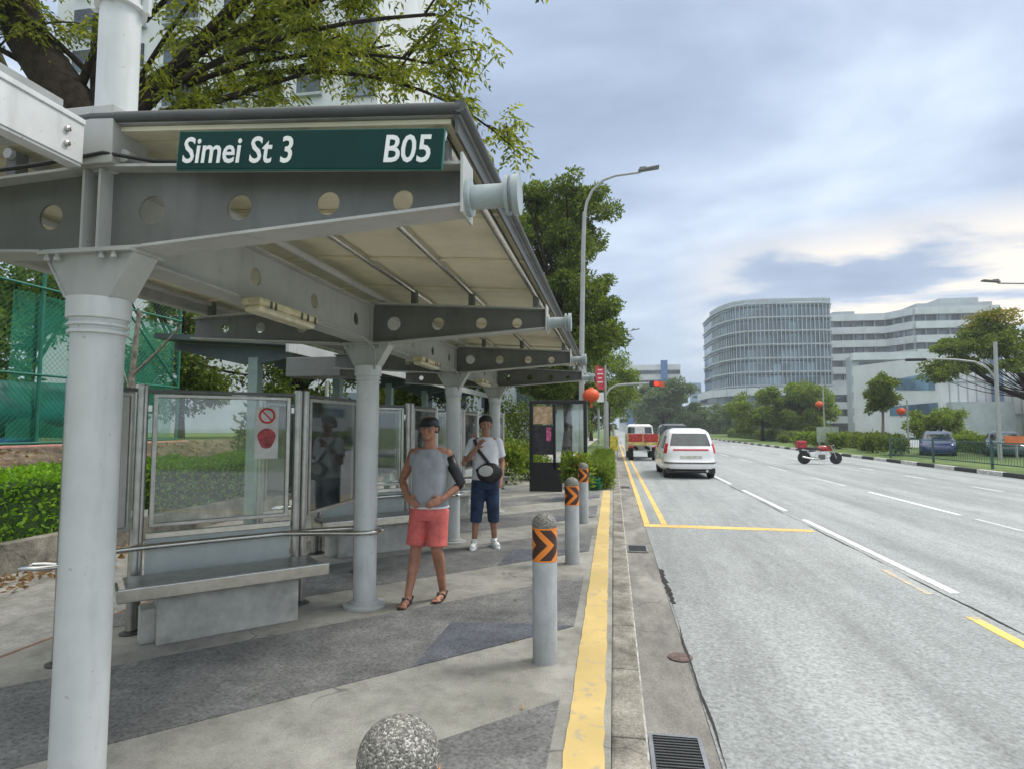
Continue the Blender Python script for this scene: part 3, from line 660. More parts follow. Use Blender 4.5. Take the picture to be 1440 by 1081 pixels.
bo = thing('bollard', 'nearest chevroned bollard, standing beside the yellow strip in front of the others', 'bollard', (-.48, 4.24, 0), 0, 'bollards along the kerb')
MB().lathe([(.088, 0), (.085, .01), (.085, .92)], n=32).build('shaft', 'bol', bo, smooth=40)
MB().lathe([(.0866, .682), (.0866, .908)], n=48).build('chevron_band', 'chev', bo, smooth=40)
dm = [(.0855, .908), (.087, .925)] + [(.087*math.cos(a), .925+.083*math.sin(a)) for a in [PI/2*i/8 for i in range(1, 8)]] + [(.002, 1.008)]
MB().lathe(dm, n=32).build('cap', 'agg', bo, smooth=50)
dup(bo, (-.495, 7.26, 0), label='second chevroned bollard, in the middle of the row of three')
dup(bo, (-.51, 10.28, 0), label='farthest chevroned bollard, overlapping the street lamp post')
b0 = dup(bo, (-.452, 1.262, -.018), label='domed speckled bollard top at the bottom edge of the photo, cropped by it')

# ------------------------------------------------------------------ things past the shelter
ad = thing('advertising_panel', 'black framed glass notice panel standing at the end of the shelter', 'advertising panel', (-2.08, 15.15, 0))
f = MB(); W = 1.42; H = 2.26
f.box((.04, 0, H/2), (.09, .10, H)); f.box((W-.03, 0, H/2), (.09, .10, H)); f.box((W/2, 0, H-.04), (W-.14, .094, .09)); f.box((.62, 0, 1.35), (.07, .09, 1.62)); f.build('frame', 'black', ad, bevel=.01)
MB().box((.42, 0, .36), (.78, .09, .72)).build('kick_panel', 'black', ad)
MB().box((.33, .01, 1.90), (.50, .02, .44)).build('tan_poster', mat('poster_tan', (.50, .36, .22), .5, 0, .25, 9), ad)  # poster in plain tan colour
MB().box((.33, .012, 1.28), (.50, .018, .74)).build('dark_poster', mat('poster_dark', (.035, .033, .04), .4, 0, .4, 9), ad)
q = MB(); q.box((.48, -.005, 1.42), (.12, .012, .34)); q.box((.48, -.012, 1.50), (.10, .004, .07)); q.build('pink_poster', mat('poster_pink', (.55, .12, .25), .4, 0, .4, 14), ad)
MB().box((1.00, 0, 1.45), (.72, .01, 1.62)).build('pane', 'glass', ad)
# ---- plants
def leaves(mb, pos, dirv, L, W, rnd, mi=0):
    d = Vector(dirv).normalized(); s = d.cross(Vector((rnd.uniform(-1, 1), rnd.uniform(-1, 1), rnd.uniform(-.3, 1)))).normalized()
    n = s.cross(d); p = Vector(pos); o = len(mb.v)
    mb.v += [tuple(p), tuple(p+d*L*.45+s*W*.5+n*L*.05), tuple(p+d*L - n*L*.08), tuple(p+d*L*.45-s*W*.5+n*L*.05)]
    mb.f += [(o, o+1, o+2), (o, o+2, o+3)]; mb.m += [mi, mi]
def rdir(rnd, zb=0.0):
    while True:
        v = Vector((rnd.uniform(-1, 1), rnd.uniform(-1, 1), rnd.uniform(-1, 1)))
        if .05 < v.length < 1: v.normalize(); v.z += zb; return v.normalized()
def clump_leaves(mb, c, r, n, L, W, rnd, zb=-.1, shell=.45, mi=0):
    rx, ry, rz = r if isinstance(r, tuple) else (r, r, r*.75)
    for _ in range(n):
        d = rdir(rnd); k = shell + (1-shell)*rnd.random()**.6; k *= rnd.uniform(.7, 1.12)
        p = (c[0]+d.x*rx*k, c[1]+d.y*ry*k, c[2]+d.z*rz*k)
        leaves(mb, p, rdir(rnd, zb)*.6+d*.5, L*rnd.uniform(.7, 1.3), W*rnd.uniform(.7, 1.3), rnd, mi)
def bez(a, b, bend, n=6):
    a, b = Vector(a), Vector(b); m = (a+b)/2 + Vector(bend)
    return [(a*(1-t)**2 + m*2*t*(1-t) + b*t*t) for t in [i/n for i in range(n+1)]]
def tree(name, label, loc, trunk, clumps, L, W, leafm='leafB', bark='bark', seed=1, r0=.2, lr=.42, dens=1.0, group=None, fork=None, zb=-.1, sub=6, flat=.75):
    """trunk: point list from the ground up; clumps: (x, y, z, r, n) in local metres"""
    rnd = random.Random(seed); t = thing(name, label, 'tree', loc, 0, group)
    wood = MB(); k = len(trunk); wood.tube(trunk, [r0*(1.25 if i == 0 else 1)*(1-.45*i/(k-1)) for i in range(k)], 12)
    fol = MB(); top = Vector(trunk[-1]); low = Vector(trunk[max(0, k-2)])
    for (x, y, z, r, n) in clumps:
        c = Vector((x, y, z)); st = top.lerp(low, rnd.uniform(0, .6)); d = (c-st).length
        wood.tube(bez(st, c, (rnd.uniform(-.1, .1)*d, rnd.uniform(-.1, .1)*d, -.12*d), 6), [r0*lr*(1-.12*i) for i in range(7)], 7)
        for s in range(sub):
            dd = rdir(rnd, .1); rr = r*rnd.uniform(.35, .85); cc = c + Vector((dd.x*rr, dd.y*rr, dd.z*rr*flat))
            wood.tube(bez(c, cc, (0, 0, -.1*rr), 3), [r0*.12, r0*.1, r0*.07, r0*.04], 5)
            rs = r*rnd.uniform(.36, .58)
            clump_leaves(fol, cc, (rs, rs, rs*flat), int(n*dens/sub*rnd.uniform(.6, 1.3)), L, W, rnd, zb, .3)
    wood.build('trunk', bark, t, smooth=60); fol.build('crown', leafm, t, fix=False)
    return t
# big tree over the shelter: heavy stems at the left, foliage on drooping twigs
bt = thing('overhanging_tree', 'large dark trunked tree spreading feathery leaves above the shelter roof', 'tree', (-7.6, 7.8, 0))
wd_ = MB()
wd_.tube([(.10, 0, 0), (.10, 0, 2.5), (.08, 0, 4.4), (0, 0, 5.9)], [.34, .29, .30, .36], 14)
wd_.tube([(0, 0, 5.6), (-.45, -.2, 6.5), (-1.15, -.3, 7.5), (-1.6, -.4, 9.0)], [.38, .34, .30, .26], 12)
wd_.tube([(-.05, 0, 5.6), (.0, .1, 6.6), (-.2, .2, 7.6), (-.1, .2, 9.2)], [.36, .30, .26, .22], 12)
wd_.tube([(-.1, 0, 5.3), (-1.0, -.1, 6.1), (-1.9, -.2, 7.0), (-2.6, -.3, 8.5)], [.36, .31, .28, .26], 12)
wd_.tube(bez((.1, -.1, 5.9), (4.6, -.7, 9.2), (-.3, 0, -.45), 8), [.15, .13, .12, .11, .10, .09, .08, .06, .05], 10)
limbs = [((.1, -.1, 5.9), (3.9, -.6, 6.35), (.2, 0, .12), .07), ((.1, -.1, 5.9), (5.6, -1.3, 6.4), (-.5, 0, .9), .06), ((1.2, -.3, 6.7), (6.3, -1.0, 7.4), (0, 0, .5), .05),
         ((.0, .1, 6.6), (5.2, .2, 8.6), (0, 0, .4), .07), ((0, 0, 6), (4.2, .9, 7.6), (0, 0, .3), .06), ((2.2, -.4, 7.4), (6.6, -1.6, 8.1), (0, 0, .4), .05), ((.2, -.1, 6.2), (2.8, -.8, 6.9), (0, 0, .2), .04),
         ((1.6, -.3, 6.5), (5.9, -.9, 5.9), (0, 0, .7), .04), ((-.5, -.1, 6.5), (1.5, -.9, 8.4), (0, 0, .3), .07), ((2.6, -.4, 6.5), (6.4, -.5, 5.1), (.6, 0, .7), .035), ((-1, -.2, 7), (-2.5, -1.2, 7.6), (0, 0, .2), .05), ((-.3, 0, 7), (-1.6, -1, 8.2), (0, 0, .2), .05)]
limbs += [((4.0, -.6, 8.6), (7.0, -1.5, 7.9), (0, 0, .25), .035), ((3.5, -.5, 8.4), (7.2, -.4, 8.6), (0, 0, .2), .035), ((3.0, -.4, 7.2), (6.9, -1.8, 6.5), (0, 0, .5), .03), ((.5, 0, 6.8), (3.2, -1.4, 7.6), (0, 0, .3), .04), ((.6, 0, 7.8), (4.6, -1.4, 8.6), (0, 0, .3), .04)]
rnd = random.Random(11); twig_pts = []
for a, b, bend, r_ in limbs:
    P_ = bez(a, b, bend, 10); wd_.tube(P_, [r_*(1-.07*i) for i in range(11)], 7)
    for _ in range(9):
        t_ = rnd.uniform(.25, 1.0); i = min(9, int(t_*10)); p0 = P_[i].lerp(P_[i+1], t_*10-i)
        d = Vector((rnd.uniform(-.2, 1.2), rnd.uniform(-1, .8), rnd.uniform(-.35, .6))); q = p0 + d*rnd.uniform(.4, .95)
        B = bez(p0, q, (0, 0, .12), 5); wd_.tube(B, [.018, .015, .013, .011, .008, .006], 5)
        twig_pts += [B[2], B[3], B[4], B[5], B[5]]
wd_.build('trunk', 'bark', bt, smooth=60)
fo = MB()
for c in twig_pts:
    for _ in range(rnd.choice((2, 3, 4, 5))):
        s0 = c + Vector((rnd.gauss(0, .10), rnd.gauss(0, .10), rnd.gauss(0, .08))); d = Vector((rnd.uniform(-.5, 1), rnd.uniform(-1, 1), rnd.uniform(-.9, .15))).normalized(); Lt = rnd.uniform(.25, .5)
        sd_ = d.cross(Vector((0, 0, 1))).normalized(); nl = 6
        for j in range(nl):
            tt = j/nl; p = s0 + d*Lt*tt - Vector((0, 0, .12*tt*tt))
            for sgn in (-1, 1): leaves(fo, p, d*.6 + sd_*sgn*.8 + Vector((0, 0, -.35+rnd.uniform(-.2, .2))), rnd.uniform(.07, .115), rnd.uniform(.028, .042), rnd)
fo.build('crown', 'leafA', bt, fix=False)

rnd = random.Random(4)
# row of street trees on the left beyond the shelter
cl_ = []
for _ in range(62):
    z = rnd.uniform(2.9, 11.2); w_ = 2.5*math.sin(PI*min(1, max(.12, (z-1.8)/10.2)))**.6
    cl_.append((rnd.uniform(-w_, w_*.72), rnd.uniform(-1.9, 1.9), z, rnd.uniform(.85, 1.3), 1500))
tree('street_tree', 'tall dense green tree behind the near street lamp at the shelter end', (-1.9, 24.5, 0), [(0, 0, 0), (.1, 0, 1.5), (0, .1, 4), (.1, 0, 7.5)], cl_, .17, .075, 'leafB', seed=5, r0=.2, sub=5)
cl_ = [(rnd.uniform(-1.8, 2.1), rnd.uniform(-2, 2), rnd.uniform(2.6, 7.3), rnd.uniform(1.0, 1.5), 650) for _ in range(20)]
tree('street_tree', 'smaller rounded street tree past the red banner, against the distant blue pillared block', (-.4, 50, 0), [(0, 0, 0), (0, 0, 2), (.1, 0, 4.5)], cl_, .22, .10, 'leafC', seed=6, r0=.16)
cl_ = [(rnd.uniform(-2.2, 2.2), rnd.uniform(-2, 2), rnd.uniform(3.5, 8.5), rnd.uniform(1.0, 1.5), 650) for _ in range(24)]
tree('street_tree', 'dark tree standing behind the end of the shelter above the notice panel', (-5.5, 26, 0), [(0, 0, 0), (0, 0, 2), (.1, 0, 4.5)], cl_, .22, .10, 'leafB', seed=8, r0=.16)
cl_ = [(rnd.uniform(-3.6, 4.0), rnd.uniform(-4, 4), rnd.uniform(3, 8.9), rnd.uniform(1.7, 2.6), 700) for _ in range(30)]
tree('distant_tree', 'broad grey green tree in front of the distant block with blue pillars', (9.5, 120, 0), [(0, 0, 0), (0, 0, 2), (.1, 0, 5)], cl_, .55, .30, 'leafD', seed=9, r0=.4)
for i, (x, y, h, w_) in enumerate([(15.8, 116, 6.2, 4.0), (20.5, 108, 5.6, 3.6), (24.5, 112, 5.6, 3.4)]):
    cl_ = [(rnd.uniform(-w_, w_), rnd.uniform(-2, 2), rnd.uniform(1.6, h-.8), rnd.uniform(1.3, 1.9), 420) for _ in range(16)]
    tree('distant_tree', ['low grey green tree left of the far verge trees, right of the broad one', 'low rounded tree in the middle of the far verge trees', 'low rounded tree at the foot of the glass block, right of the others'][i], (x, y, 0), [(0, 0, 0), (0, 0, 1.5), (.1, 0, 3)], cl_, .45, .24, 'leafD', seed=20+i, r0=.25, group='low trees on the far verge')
# trees on the far side
for i, (x, y, h, w_, n_) in enumerate([(17.0, 74, 5.6, 2.6, 12), (20.0, 72, 6.9, 3.0, 16), (22.8, 75, 5.6, 2.2, 10)]):
    cl_ = [(rnd.uniform(-w_, w_), rnd.uniform(-2, 2), rnd.uniform(1.6, h-.7), rnd.uniform(1.0, 1.5), 900) for _ in range(n_+6)]
    tree('roadside_tree', ['bright green bushy tree at the left of the clump before the glass block', 'tallest bright green tree in the clump before the glass block', 'bright green tree at the right of the clump, beside the red lantern pole'][i], (x, y, 0), [(0, 0, 0), (0, 0, 1.5), (.1, 0, 3)], cl_, .30, .14, 'leafC', seed=30+i, r0=.2, group='bushy trees before the glass block')
cl_ = [(rnd.uniform(-.75, .6), rnd.uniform(-.6, .6), 2.9+rnd.uniform(-.2, 2.1), rnd.uniform(.48, .7), 480) for _ in range(20)]
tree('slender_tree', 'slender tree with a narrow crown on thin trunks before the white building', (18.2, 45, 0), [(-.1, 0, 0), (-.05, 0, 1.2), (0, 0, 2.8), (0, 0, 4)], cl_, .20, .09, 'leafB', 'barkpale', seed=41, r0=.11)
cl_ = [(rnd.uniform(-1.5, 1.5), rnd.uniform(-1, 1), rnd.uniform(1.0, 2.6), rnd.uniform(.7, 1.0), 600) for _ in range(16)]
tree('small_tree', 'low bright tree below the long dark window of the white building', (23.7, 49, 0), [(0, 0, 0), (0, 0, .8), (0, 0, 1.8)], cl_, .20, .10, 'leafC', seed=42, r0=.1)
# rain tree at the right edge, wide flat crown
rtt = []
for _ in range(44):
    a = rnd.uniform(0, 2*PI); q = rnd.random()**.5*4.6; z = 5.2+2.9*(1-(q/4.7)**2)+rnd.uniform(-1.3, .35)
    rtt.append((q*math.cos(a), q*math.sin(a)*.8, z, rnd.uniform(.7, 1.05), 620))
rain = tree('rain_tree', 'wide crowned rain tree with yellowing top leaves at the right edge', (22.6, 38, 0), [(1.6, 0, 0), (1.5, 0, 1.5), (1.1, 0, 2.8), (.6, 0, 3.6)], rtt, .20, .085, 'leafB', seed=43, r0=.28, flat=.42, lr=.13)
yl = MB()
for _ in range(9):
    a = rnd.uniform(0, 2*PI); q = rnd.random()**.5*4.2
    clump_leaves(yl, (q*math.cos(a)-.4, q*math.sin(a)*.8-.3, 5.9+2.1*(1-(q/4.7)**2)), (.9, .8, .3), 260, .20, .085, rnd, 0, .2)
tag(yl.build('yellow_foliage', 'leafY', rain, fix=False), 'yellowing leaves on the crown top')
br = MB()
for p in ([(1.1, 0, 2.8), (-1.2, -.3, 3.7), (-3.2, -.3, 5.2)], [(1.0, 0, 3.0), (2.2, -.4, 5), (3.4, 0, 7.4)], [(1.0, 0, 3.0), (-.2, .3, 5), (-1.6, .3, 7.0)]): br.tube(p, [.16, .11, .06], 8)
br.build('limb', 'bark', rain, smooth=60)

# hedges and planted beds
def hedge(name, label, x0, x1, y0, y1, z0, z1, n, L, W, leafm, seed=1, cat='hedge'):
    r_ = random.Random(seed); t = thing(name, label, cat, ((x0+x1)/2, (y0+y1)/2, z0)); m = MB()
    cx, cy = (x0+x1)/2, (y0+y1)/2; hx, hy, h = (x1-x0)/2, (y1-y0)/2, z1-z0
    for _ in range(n):
        x = r_.uniform(-hx, hx); y_ = r_.uniform(-hy, hy); face = r_.random()
        if face < .48: z = h*(1-.10*r_.random()) + .05*math.sin(x*5+y_*3)+.04*math.sin(y_*9)
        else:
            z = r_.uniform(.02, h)
            if r_.random() < .5: x = hx*r_.choice((-1, 1))*r_.uniform(.86, 1.03)
            else: y_ = hy*r_.choice((-1, 1))*r_.uniform(.93, 1.02)
        leaves(m, (x, y_, z), rdir(r_, .5), L*r_.uniform(.7, 1.3), W*r_.uniform(.7, 1.3), r_)
    m.build('foliage', leafm, t, fix=False)
    c = MB(); c.box((0, 0, h*.44), (2*hx*.80, 2*hy*.95, h*.84)); c.build('shade_core', mat('hedge_shade', (.045, .10, .018), .9, 0, .5, 40, 1.0, 60), t)  # solid core; the shade between leaves is put into its dark green
    return t
# ------------------------------------------------------------------ left side
pw = MB(); pw.box((-6.62, 9.5, .15), (.16, 17, .36)); tag(pw.build('planter_wall', 'kerbtop', bevel=.01), 'low stained concrete planter wall below the clipped hedge at the left', 'planter wall')
struct('planting_bank', MB().slab([(-6.7, 1, .25), (-7.9, 1, .62), (-9.6, 1, 1.30), (-9.6, 1, -.2), (-6.7, 1, -.2)], (0, 17, 0)), 'soil')
struct('upper_ground', MB().box((-26, 13, .45), (33, 36, 1.62)), 'grass')
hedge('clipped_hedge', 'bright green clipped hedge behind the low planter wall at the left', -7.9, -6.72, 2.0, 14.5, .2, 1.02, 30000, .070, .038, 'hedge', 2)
lit = MB(); r_ = random.Random(8)
for _ in range(420):
    x = r_.gauss(-6.15, .22); y_ = r_.uniform(4.2, 7.4); 
    if x > -5.6: continue
    leaves(lit, (x, y_, .0+r_.uniform(0, .05)), (r_.uniform(-1, 1), r_.uniform(-1, 1), r_.uniform(-.1, .35)), r_.uniform(.06, .11), r_.uniform(.04, .06), r_)
for _ in range(700):
    x = r_.uniform(-9.4, -7.9); y_ = r_.uniform(3, 13); leaves(lit, (x, y_, .64+(-7.9-x)*.40+.01), (r_.uniform(-1, 1), r_.uniform(-1, 1), .2), r_.uniform(.06, .11), r_.uniform(.04, .06), r_)
for x, y_ in ((-.72, 4.55), (-.52, 3.5), (-.9, 5.6), (-1.2, 6.6), (-.6, 8.2), (-.88, 9.5)): leaves(lit, (x, y_, .012), (r_.uniform(-1, 1), r_.uniform(-1, 1), .1), .04, .02, r_)
tag(lit.build('leaf_litter', 'litter', fix=False), 'dry brown fallen leaves lying on the bank and beside the planter wall', 'leaf litter', kind='stuff')
# sports court fence
fx = -9.7
fe = thing('chain_link_fence', 'tall green chain link fence round the court at the far left', 'fence', (fx, 0, 1.28))
Y0f, Y1f, Hf = 3.0, 12.2, 3.05
for y_ in (3.0, 5.0, 7.0, 8.85, 10.6, 12.2): MB().tube([(0, y_, 0), (0, y_, Hf+.0)], .032, 10).build('post', 'green_pipe', fe, smooth=50)
for z in (.05, 1.2, Hf-.35): MB().tube([(0.03, Y0f, z), (0.03, Y1f, z)], .022, 8).build('rail', 'green_pipe', fe, smooth=50)
MB().tube([(0.03, 10.6, Hf-.35), (.03, 12.2, 1.2)], .02, 8).build('brace', 'green_pipe', fe, smooth=50)
w = MB(); p = .075; rr = .0026
def wire(a, b):
    a, b = Vector(a), Vector(b); d = (b-a).normalized(); u = Vector((1, 0, 0)); v = d.cross(u); o = len(w.v)
    for q in (a, b):
        for c_, s_ in ((1, 0), (0, 1), (-1, 0), (0, -1)): w.v.append(tuple(q+(u*c_+v*s_)*rr))
    for j in range(4): w.f.append((o+j, o+(j+1) % 4, o+4+(j+1) % 4, o+4+j)); w.m.append(0)
s_ = Y0f-Hf
while s_ < Y1f:
    ya, za = max(s_, Y0f), max(0, Y0f-s_); yb = min(s_+Hf, Y1f); zb = yb-s_
    if yb > ya: wire((0, ya, za), (0, yb, zb))
    yb2, zb2 = min(s_+Hf, Y1f), Hf-(min(s_+Hf, Y1f)-s_); ya2 = max(s_, Y0f); za2 = Hf-(ya2-s_)
    if yb2 > ya2: wire((0.004, ya2, za2), (0.004, yb2, zb2))
    s_ += p*1.3
w.build('wire_mesh', 'green_pipe', fe, fix=False)
nt_ = MB()
for i in range(19):
    ya = 8.4+i*.2; yb = ya+.2; o1, o2 = .05*math.sin(i*.9), .05*math.sin((i+1)*.9)
    nt_.add([(-.1+o1, ya, .1), (-.1+o2, yb, .1), (-.1+o2*.4, yb, Hf-.45), (-.1+o1*.4, ya, Hf-.45)], [(0, 1, 2, 3)])
nt_.build('shade_net', 'net', fe, smooth=180)
tp = thing('tarpaulin_roll', 'dark green tarpaulin bulging at the foot of the court fence', 'tarpaulin', (fx-.35, 6, 1.28)); m_ = MB(); vs = []; ny, na = 19, 14
for i in range(ny+1):
    for j in range(na+1):
        a = PI*j/na-PI/2; k_ = .30+.03*math.sin(i*1.3)+.02*math.sin(i*.5+j)
        vs.append((k_*math.cos(a)*.9, -4+i*.42, .62+ .50*math.sin(a)*(1+.05*math.sin(i*.7))))
m_.add(vs, [(i*(na+1)+j, i*(na+1)+j+1, (i+1)*(na+1)+j+1, (i+1)*(na+1)+j) for i in range(ny) for j in range(na)])
m_.build('sheet', 'tarp', tp, smooth=180)
tag(MB().box((fx+.12, 7.4, 1.24), (.12, 10, .12)).build('court_coping', 'track', bevel=.01), 'pink painted coping along the foot of the court fence', 'coping')
bb = thing('blue_drum', 'blue drum standing behind the chain link fence', 'drum', (-10.6, 9.35, 1.28)); MB().lathe([(.0, 0), (.27, 0), (.28, .05), (.27, .4), (.285, .42), (.27, .45), (.27, .85), (.0, .86)], n=20).build('drum_shell', 'bluebarrel', bb, smooth=40)
MB().lathe([(.28, .855), (.285, .86), (.285, .885), (.02, .89)], n=20).build('lid', 'bluebarrel', bb, smooth=40)
for i, (x, y_, h, w_, s_) in enumerate([(-13.5, 8.5, 6.5, 1.7, 1), (-14.0, 12.5, 7.0, 1.9, 2), (-13.0, 16.5, 6.5, 2.0, 3), (-10.8, 19.5, 6.0, 1.9, 4), (-8.3, 22, 5.2, 1.6, 5)]):
    cl_ = [(rnd.uniform(-w_, w_), rnd.uniform(-w_, w_), rnd.uniform(1.2, h-.6), rnd.uniform(.8, 1.2), 950) for _ in range(24)]
    tree('background_tree', ['leafy tree behind the chain link fence at the left edge', 'leafy tree behind the fence just left of the nearest column', 'dark leafy tree right of the green net, behind the walkway', 'dark leafy tree behind the walkway posts', 'rounded dark tree behind the second column'][i], (x, y_, .9 if i < 3 else 0), [(0, 0, 0), (0, 0, 1.2), (.1, 0, 3)], cl_, .15, .07, 'leafC' if i < 2 else 'leafB', seed=60+i, r0=.14, group='trees behind the court and walkway')
sp_ = thing('young_tree', 'thin bare grey sapling standing behind the left glass screen', 'tree', (-6.9, 7.75, .3)); m_ = MB()
m_.tube([(0, 0, 0), (.03, 0, 1.2), (-.02, 0, 2.0), (.06, 0, 3.0)], [.055, .05, .042, .03], 10)
m_.tube([(.0, 0, 2.05), (.35, 0, 2.35), (.75, 0, 2.75)], [.025, .02, .012], 7); m_.tube([(.0, 0, 1.7), (-.25, .1, 2.1), (-.35, .1, 2.6)], [.02, .015, .01], 7)
m_.build('trunk', 'barkpale', sp_, smooth=60)
# covered walkway behind the shelter
wk = thing('covered_walkway', 'dark green grey covered walkway with square posts running behind the shelter', 'walkway', (0, 0, 0))
b = MB(); b.slab([(-7.3, 8.6, 3.02), (-5.0, 8.6, 2.86), (-5.0, 24, 2.86), (-7.3, 24, 3.02)], (0, 0, .09)); b.build('roof', 'darkgreen', wk)
for y_ in (9.0, 12.0, 15.0, 18.0, 21.0):
    p_ = MB().box((-5.75, y_, 1.36), (.17, .17, 2.72)).build('post', 'palegreen', wk, bevel=.01)
    a_ = MB(); a_.slab([(-7.2, y_-.06, 2.99), (-5.05, y_-.06, 2.83), (-5.05, y_-.06, 2.72), (-5.6, y_-.06, 2.62), (-6.0, y_-.06, 2.62), (-7.2, y_-.06, 2.88)], (0, .12, 0)); a_.build('arm', 'darkgreen', p_)
MB().box((-4.97, 16.3, 2.84), (.05, 15.4, .17)).build('fascia', 'beam_light', wk)
tag(MB().box((-4.55, 8.9, 2.52), (.9, .55, .30)).build('service_box', 'beam_paint', bevel=.01), 'grey sheet metal box between the shelter eave and the walkway', 'service box')
tag(MB().tube([(-5.3, 10.6, 0), (-5.3, 10.6, 2.45)], .035, 10).build('white_pole', 'white', smooth=50), 'thin white pole standing left of the second column', 'pole')

# buildings ---------------------------------------------------------
M['bldwhite'] = mat('render_white', (.62, .64, .65), .7, 0, .06, .3); M['bldgrey'] = mat('panel_grey', (.36, .40, .42), .6, 0, .08, .4)
M['window'] = mat('window_dark', (.045, .065, .080), .12, 0, .3, .6); M['winblue'] = mat('window_blue', (.08, .16, .24), .10, 0, .3, .2)
M['curtain'] = mat('curtain_glass', (.15, .23, .29), .12, 0, .25, .08, spec=.8)
def panes(m, cell, lo=.55, hi=1.7):
    t = m.node_tree; b = t.nodes['Principled BSDF']; src = b.inputs['Base Color'].links[0].from_socket
    tc = nd(t, 'ShaderNodeTexCoord'); v = nd(t, 'ShaderNodeVectorMath', operation='DIVIDE'); t.links.new(tc.outputs['Object'], v.inputs[0]); v.inputs[1].default_value = cell
    f = nd(t, 'ShaderNodeVectorMath', operation='FLOOR'); t.links.new(v.outputs[0], f.inputs[0]); w = nd(t, 'ShaderNodeTexWhiteNoise'); t.links.new(f.outputs[0], w.inputs[0])
    t.links.new(mixc(t, 1.0, src, ramp(t, w.outputs['Value'], [(0, lo), (.7, 1.0), (1, hi)]), 'MULTIPLY'), b.inputs['Base Color'])
panes(M['curtain'], (2.1, 5, 3.65)); panes(M['window'], (1.9, 9, 3.0), .5, 3.0); panes(M['winblue'], (2.4, 9, 3), .6, 1.6)
M['blue'] = mat('blue_pillar', (.06, .16, .38), .5)
M['slab'] = mat('slab_white', (.56, .60, .62), .6, 0, .08, .3); M['louvre'] = mat('louvre', (.40, .45, .47), .5, 0, .1, .5)
def wall_run(mb, poly, z0, z1, th=.3, mi=0, off=0.0):
    """vertical strips along an open polyline, outward normal to the right of travel"""
    for (x0, y0), (x1, y1) in zip(poly[:-1], poly[1:]):
        d = Vector((x1-x0, y1-y0, 0)); L = d.length; d.normalize(); n_ = Vector((d.y, -d.x, 0))
        c = Vector(((x0+x1)/2, (y0+y1)/2, (z0+z1)/2)) + n_*(off-th/2)
        rot = Matrix((d, -n_, Vector((0, 0, 1)))).transposed(); mb.box(c, (L+.0, th, z1-z0), mi=mi, rot=rot)
def pts_along(poly, step):
    out = []
    for (x0, y0), (x1, y1) in zip(poly[:-1], poly[1:]):
        L = math.hypot(x1-x0, y1-y0); n_ = max(1, round(L/step))
        for i in range(n_): out.append((x0+(x1-x0)*i/n_, y0+(y1-y0)*i/n_))
    out.append(poly[-1]); return out
# curved glass block
hp = thing('glass_office_block', 'large seven storey glass block with a rounded corner across the road', 'building', (0, 0, 0))
arc = [(29.0, 200), (29.2, 186), (30.0, 180), (31.3, 175), (33.2, 171.5), (36, 169.6), (40, 169), (55, 170), (57.0, 171), (57.8, 173), (58, 200)]
foot = arc
MB().prism(foot[::1], 0, 34.6).build('core', 'curtain', hp)
fl_ = MB(); lv = MB(); mu = MB()
for z in [34.4-3.65*i for i in range(7)]:
    wall_run(fl_, arc, z-.2, z+.2, .4, 0, .42); wall_run(lv, arc, z-1.0, z-.62, .15, 0, .30)
fl_.build('floor_band', 'louvre', hp); lv.build('dark_band', 'window', hp)
for x, y_ in pts_along(arc[1:9], 1.05): mu.box((x, y_-.42, 23.4), (.16, .22, 25))
mu.build('mullion', 'louvre', hp)
lo = MB(); lw = MB()
arc2 = [(27.2, 200), (27.4, 186), (28.5, 178), (31.0, 171.5), (35, 167.6), (40, 166.8), (57, 168), (60, 168.5)]
for i, (za, zb) in enumerate([(9.9, 11.9), (6.2, 8.0), (2.6, 4.4)]): wall_run(lo, arc2, za, zb, 1.2, 0, .6)
wall_run(lw, arc2, 0, 11.6, .6, 0, -.2)
lo.build('podium_band', 'slab', hp); lw.build('podium_window', 'window', hp)
pr = MB(); wall_run(pr, arc[1:9], 34.75, 35.6, .3, 0, .5); pr.build('parapet', 'bldgrey', hp)
# wing with long balconies
M['winwing'] = mat('wing_glass', (.13, .17, .20), .2, 0, .35, .25)
panes(M['winwing'], (3.1, 40, 3.9), .5, 2.2)
wg = thing('terraced_wing', 'long grey hospital style wing with stacked white balcony bands, right of the glass block', 'building', (0, 0, 0))
MB().prism([(58.5, 192), (79, 192), (83, 184), (103.8, 184), (103.8, 215), (58.5, 215)], 0, 34.5).build('wall', 'winwing', wg)
pol = [(58.5, 191), (79, 191), (83, 183), (104, 183)]; sb = MB(); wl = MB()
for i in range(9): wall_run(sb, pol, 34.6-3.9*i-2.0, 34.6-3.9*i, 1.4, 0, 1.0)
sb.build('balcony_band', 'slab', wg)
for x, y_ in pts_along(pol, 3.1): wl.box((x, y_+.6, 17), (.22, 1.0, 34))
wl.build('pier', 'bldgrey', wg)
MB().prism([(84, 183.6), (103, 183.6), (103, 212), (84, 212)], 34.7, 35.9).build('roof_slab', 'bldgrey', wg)
# stepped pale block in front
st = thing('stepped_block', 'pale stepped block with horizontal bands below the long wing', 'building', (0, 0, 0))
MB().prism([(54.5, 150), (72, 150), (72, 158), (56, 158)], 0, 18.0).build('wall', 'louvre', st); q = MB(); q2 = MB()
for i, z in enumerate((17.6, 14.0, 10.4, 6.8, 3.4)): q.box((63.3, 149.4, z), (18.0, 1.4, 1.7)); q2.box((60.5, 149.85, z-1.9), (9, .4, 1.2))
q.build('band', 'slab', st); q2.build('window_strip', 'window', st)
